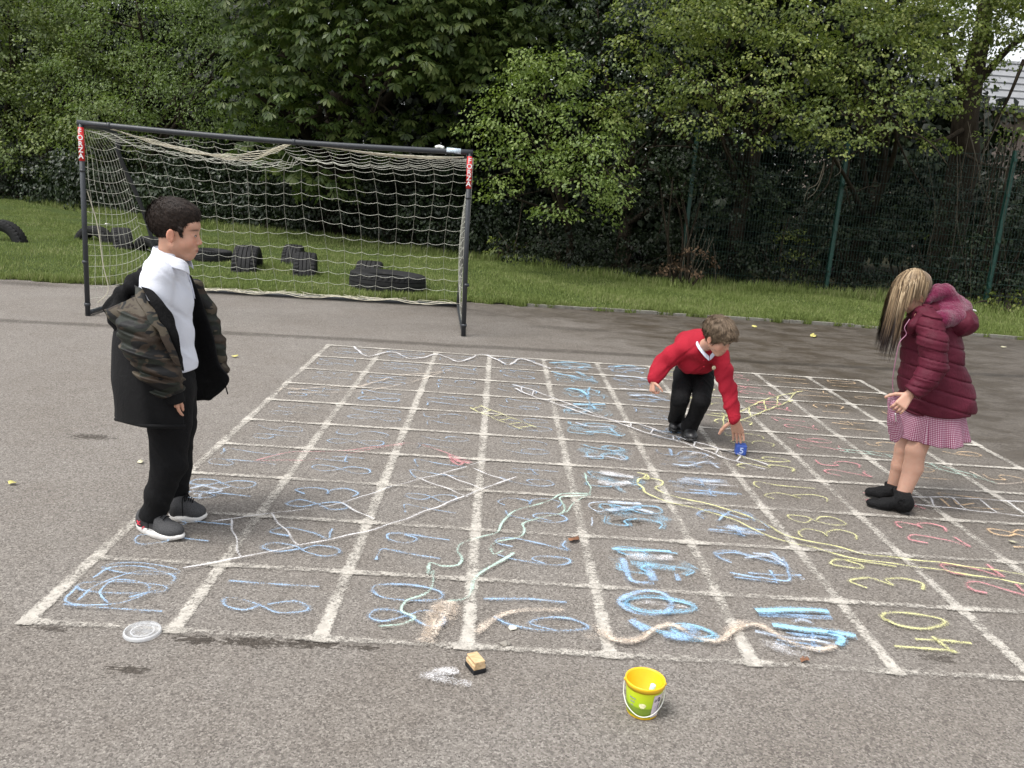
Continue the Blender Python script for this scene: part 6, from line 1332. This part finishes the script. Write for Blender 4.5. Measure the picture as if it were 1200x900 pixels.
# round white burst on the green sleeve
mb = MB(); c = onbucket(-103, .070, .0022); a = math.radians(-103); ex = np.array([-math.sin(a), math.cos(a), 0]); V = [c]; 
for k in range(24):
    rr = .012 if k % 2 else .0155; V.append(c+ex*rr*math.cos(k*PI/12)+Z3*rr*math.sin(k*PI/12)-np.array([math.cos(a), math.sin(a), 0])*(rr*math.cos(k*PI/12))**2/(2*Rb))
mb.add(V, [(0, 1+k, 1+(k+1) % 24) for k in range(24)]); mb.build('emblem', plain('cream_print', (.85, .80, .45), .4, noise=.3, nscale=90), bk)
for k in range(3): patch(-150+k*3, -126-k*4, .088-k*.016, .094-k*.016, .0022, plain('grey_print', (.34, .36, .30), .6, noise=.5, nscale=250), 'print', lab)
# handle hanging at the front
mb = MB(); L = catmull([onbucket(-188, Hh-.014, .006), onbucket(-176, .085, .013), onbucket(-150, .045, .012), onbucket(-110, .022, .010), onbucket(-70, .030, .009), onbucket(-30, .065, .011), onbucket(-8, Hh-.016, .006)], 50)
mb.tube(L, .0021, 8); mb.build('handle', plain('white_plastic', (.72, .72, .66), .4, noise=.05), bk, True)
mb = MB(); mb.tube([onbucket(-188, Hh-.014, -.002), onbucket(-188, Hh-.014, .009)], .006, 12); mb.tube([onbucket(-8, Hh-.014, -.002), onbucket(-8, Hh-.014, .009)], .006, 12); mb.build('handle_lug', M_YEL, bk, True)
# chalk sticks standing in the bucket
def stick(p0, p1, r, mat, label, g='sticks of chalk in the bucket'):
    p0, p1 = np.array(p0), np.array(p1); d = p1-p0; L = np.linalg.norm(d); d = d/L; mb = MB()
    mb.tube([p0, p0+d*.003, p1-d*.004, p1-d*.001, p1], [r*.85, r, r, r*.85, r*.6], 16); o = mb.build('chalk_stick', mat, None, True); tag(o, label, 'chalk', g)
stick((BX+.012, BY-.010, .010), (BX+.034, BY-.006, .128), .0115, plain('blue_chalk', (.45, .72, .80), .9), 'pale blue stick of chalk sticking up in the yellow bucket')
stick((BX+.0, BY-.040, .010), (BX+.004, BY-.046, .105), .0105, plain('white_chalk', (.78, .76, .70), .9), 'white stick of chalk at the front inside the yellow bucket')
stick((BX-.03, BY+.015, .010), (BX-.026, BY+.030, .062), .0115, plain('pink_chalk', (.75, .40, .45), .9), 'pink stick of chalk deep at the back inside the yellow bucket')
bk.scale = (.76,)*3
for o in [x for x in bpy.data.objects if x.name.startswith('chalk_stick')]: o.scale = (.76,)*3; o.location = (BX*.24, BY*.24, 0)
# clear plastic lid
LX, LY = gnd(167, 743)[:2]
t = NT('clear_plastic'); o_ = t.pos(); t.set(color=(.80, .82, .84), rough=.3, alpha=t.smooth(t.noise(40, 3, .6, o_), .3, .7, .16, .36), spec=.5); M_CLR = t.m
mb = MB(); pr = [(0.001, .012), (.050, .011), (.060, .010), (.068, .011), (.073, .016), (.078, .016), (.080, .012), (.081, .002), (.079, .002)]
mb.lathe(pr, 48, (LX, LY, .004)); lid = mb.build('lid', M_CLR, None, True); tag(lid, 'round clear plastic bucket lid lying at the near left corner of the grid', 'lid')
t = NT('frosted_rim'); t.set(color=(.78, .80, .82), rough=.35, alpha=.42); mb = MB(); mb.lathe([(.0735, .0185), (.0785, .0185), (.0815, .013), (.0825, .003)], 48, (LX, LY, .004)); mb.lathe([(.046, .0135), (.050, .0130), (.052, .0128)], 48, (LX, LY, .004)); mb.build('rim', t.m, lid, True)
lid.scale = (.74,)*3; lid.location = (LX*.26, LY*.26, 0)
# wooden board rubber
EX, EY = gnd(557, 784)[:2]; er = thing('board_rubber', 'small wooden board rubber with a black felt base', 'board rubber', (EX, EY, 0))
a = math.radians(-62+90); ca, sa = math.cos(a), math.sin(a); R = np.array([[ca, -sa, 0], [sa, ca, 0], [0, 0, 1]])
t = NT('pale_wood'); o_ = t.pos(); t.set(color=t.ramp(t.noise(26, 4, .6, t.vmul(o_, (1, 4, 4)), .5), [(.3, (.42, .27, .13)), (.5, (.60, .42, .23)), (.75, (.70, .53, .33))]), rough=.6); M_WOOD = t.m
a = math.radians(118); ca, sa = math.cos(a), math.sin(a); R = np.array([[ca, -sa, 0], [sa, ca, 0], [0, 0, 1]])
def prism(sec, L, c, R, mat, name, parent):
    mb = MB(); n = len(sec); V = [(-L/2, y, z) for y, z in sec]+[(L/2, y, z) for y, z in sec]
    F = [tuple(range(n)), tuple(range(2*n-1, n-1, -1))]+[(i, i+n, (i+1) % n+n, (i+1) % n) for i in range(n)]
    mb.add(np.array(V)@np.array(R).T+np.array(c), F); o = mb.build(name, mat, parent); b = o.modifiers.new('b', 'BEVEL'); b.width = .0016; b.segments = 2; return o
prism([(-.021, .016), (.021, .016), (.021, .030), (.017, .033), (.019, .044), (-.019, .044), (-.017, .033), (-.021, .030)], .062, (EX, EY, 0), R, M_WOOD, 'wooden_block', er)
prism([(-.023, .001), (.023, .001), (.023, .0155), (-.023, .0155)], .066, (EX, EY, 0), R, fabric('black_felt', (.02, .02, .022)), 'felt', er)
# blue die
DX, DY = gnd(867, 533)[:2]; dz = .036; s_ = .068
a = math.radians(-8); ca, sa = math.cos(a), math.sin(a); R = np.array([[ca, -sa, 0], [sa, ca, 0], [0, 0, 1]])
mb = MB(); mb.box((0, 0, 0), (s_, s_, s_), R); die = mb.build('die', plain('blue_foam', (.035, .085, .36), .55, noise=.08), None)
die.location = (DX, DY, dz+.003); b = die.modifiers.new('b', 'BEVEL'); b.width = .010; b.segments = 4; tag(die, 'blue foam number die lying under the reaching hand', 'die')
ex, ey = R[:, 0], R[:, 1]; M_NUM = plain('pale_blue_print', (.45, .55, .80), .6, noise=.05)
def dienum(ch, n, u, v):
    T = np.eye(4); T[:3, 0] = u; T[:3, 1] = v; T[:3, 2] = n; T[:3, 3] = np.array([DX, DY, dz+.003])+n*(s_/2+.0006)-v*.018+u*.001
    letters(ch, .052, M_NUM, 'number', die, T, .0004)
dienum('5', -ey, ex, Z3)
# pebbles, litter and leaves scattered on the asphalt
def leafpiece(px, py, sz, col, label, cat='leaf', name='fallen_leaf', seed=0):
    r_ = np.random.default_rng(seed+int(px*7+py)); c = gnd(px, py); n = 9; V = [(0, 0, .004)]
    for k in range(n):
        th = 2*PI*k/n; rr = sz*(.5+.28*r_.random())*(1 if k % 2 else .75); V.append((rr*math.cos(th)*1.3, rr*math.sin(th)*.75, .003+r_.random()*sz*.35))
    o = mesh_obj(name, V, [(0, 1+k, 1+(k+1) % n) for k in range(n)], col, None, True)
    s = o.modifiers.new('s', 'SOLIDIFY'); s.thickness = .0012
    o.location = (c[0], c[1], .006); o.rotation_euler = (0, 0, r_.random()*6); tag(o, label, cat, 'fallen leaves on the asphalt' if cat == 'leaf' else None); return o
M_YL = plain('yellowed_leaf', (.55, .50, .16), .7, noise=.25); M_BL = plain('brown_leaf', (.22, .10, .05), .8, noise=.3); M_PL = plain('pale_leaf', (.55, .52, .36), .7, noise=.25)
leafpiece(14, 568, .035, M_YL, 'yellow leaf on the bare asphalt at the left edge')
leafpiece(165, 543, .03, M_PL, 'pale leaf on the asphalt just left of the legs of the boy')
leafpiece(275, 419, .04, M_YL, 'yellow leaf on the asphalt right of the coat')
leafpiece(250, 462, .03, M_PL, 'pale leaf under the hem of the coat')
leafpiece(304, 346, .04, M_PL, 'pale leaf beside the rear bar of the goal')
leafpiece(672, 635, .045, M_BL, 'brown dead leaf in the fifth column of the grid')
leafpiece(953, 395, .11, M_YL, 'large yellow leaf on the wet asphalt near the verge')
leafpiece(884, 384, .06, M_YL, 'small yellow leaf on the asphalt near the verge')
leafpiece(1175, 408, .06, M_PL, 'pale leaf on the wet asphalt behind the maroon coat')
leafpiece(1108, 397, .05, M_YL, 'tiny yellow leaf at the kerb behind the maroon coat')
leafpiece(942, 776, .03, M_BL, 'small reddish leaf on the near row of the grid')
leafpiece(1186, 637, .03, M_PL, 'pale leaf in the grid at the right edge')
for (px, py, sz, lb) in [(600, 738, .012, 'small white lump of chalk in the square of number 61'), (592, 757, .014, 'grey pebble on the near line of the grid'), (953, 748, .008, 'tiny yellow crumb of chalk on the bright blue scribble')]:
    c = gnd(px, py); bm = bmesh.new(); bmesh.ops.create_icosphere(bm, subdivisions=2, radius=sz)
    for v in bm.verts: v.co *= 1+.18*math.sin(v.co.x*400+px)+.12*math.sin(v.co.y*310)
    me = bpy.data.meshes.new('p'); bm.to_mesh(me); bm.free(); o = bpy.data.objects.new('pebble' if 'pebble' in lb else 'chalk_crumb', me); COL.objects.link(o); o.location = (c[0], c[1], sz*.6); o.scale = (1.3, .9, .7)
    me.materials.append(plain('crumb', (.75, .72, .62) if 'pebble' not in lb else (.25, .23, .2), .9)); tag(o, lb, 'pebble' if 'pebble' in lb else 'chalk')
for (px, py, sz, lb) in [(127, 268, .10, 'white plastic litter on the grass behind the goal post'), (1138, 372, .16, 'crumpled white wrapper in the grass at the right')]:
    o = leafpiece(px, py, sz, plain('white_litter', (.7, .7, .68), .5), lb, 'litter', 'litter'); o.location.z = .09
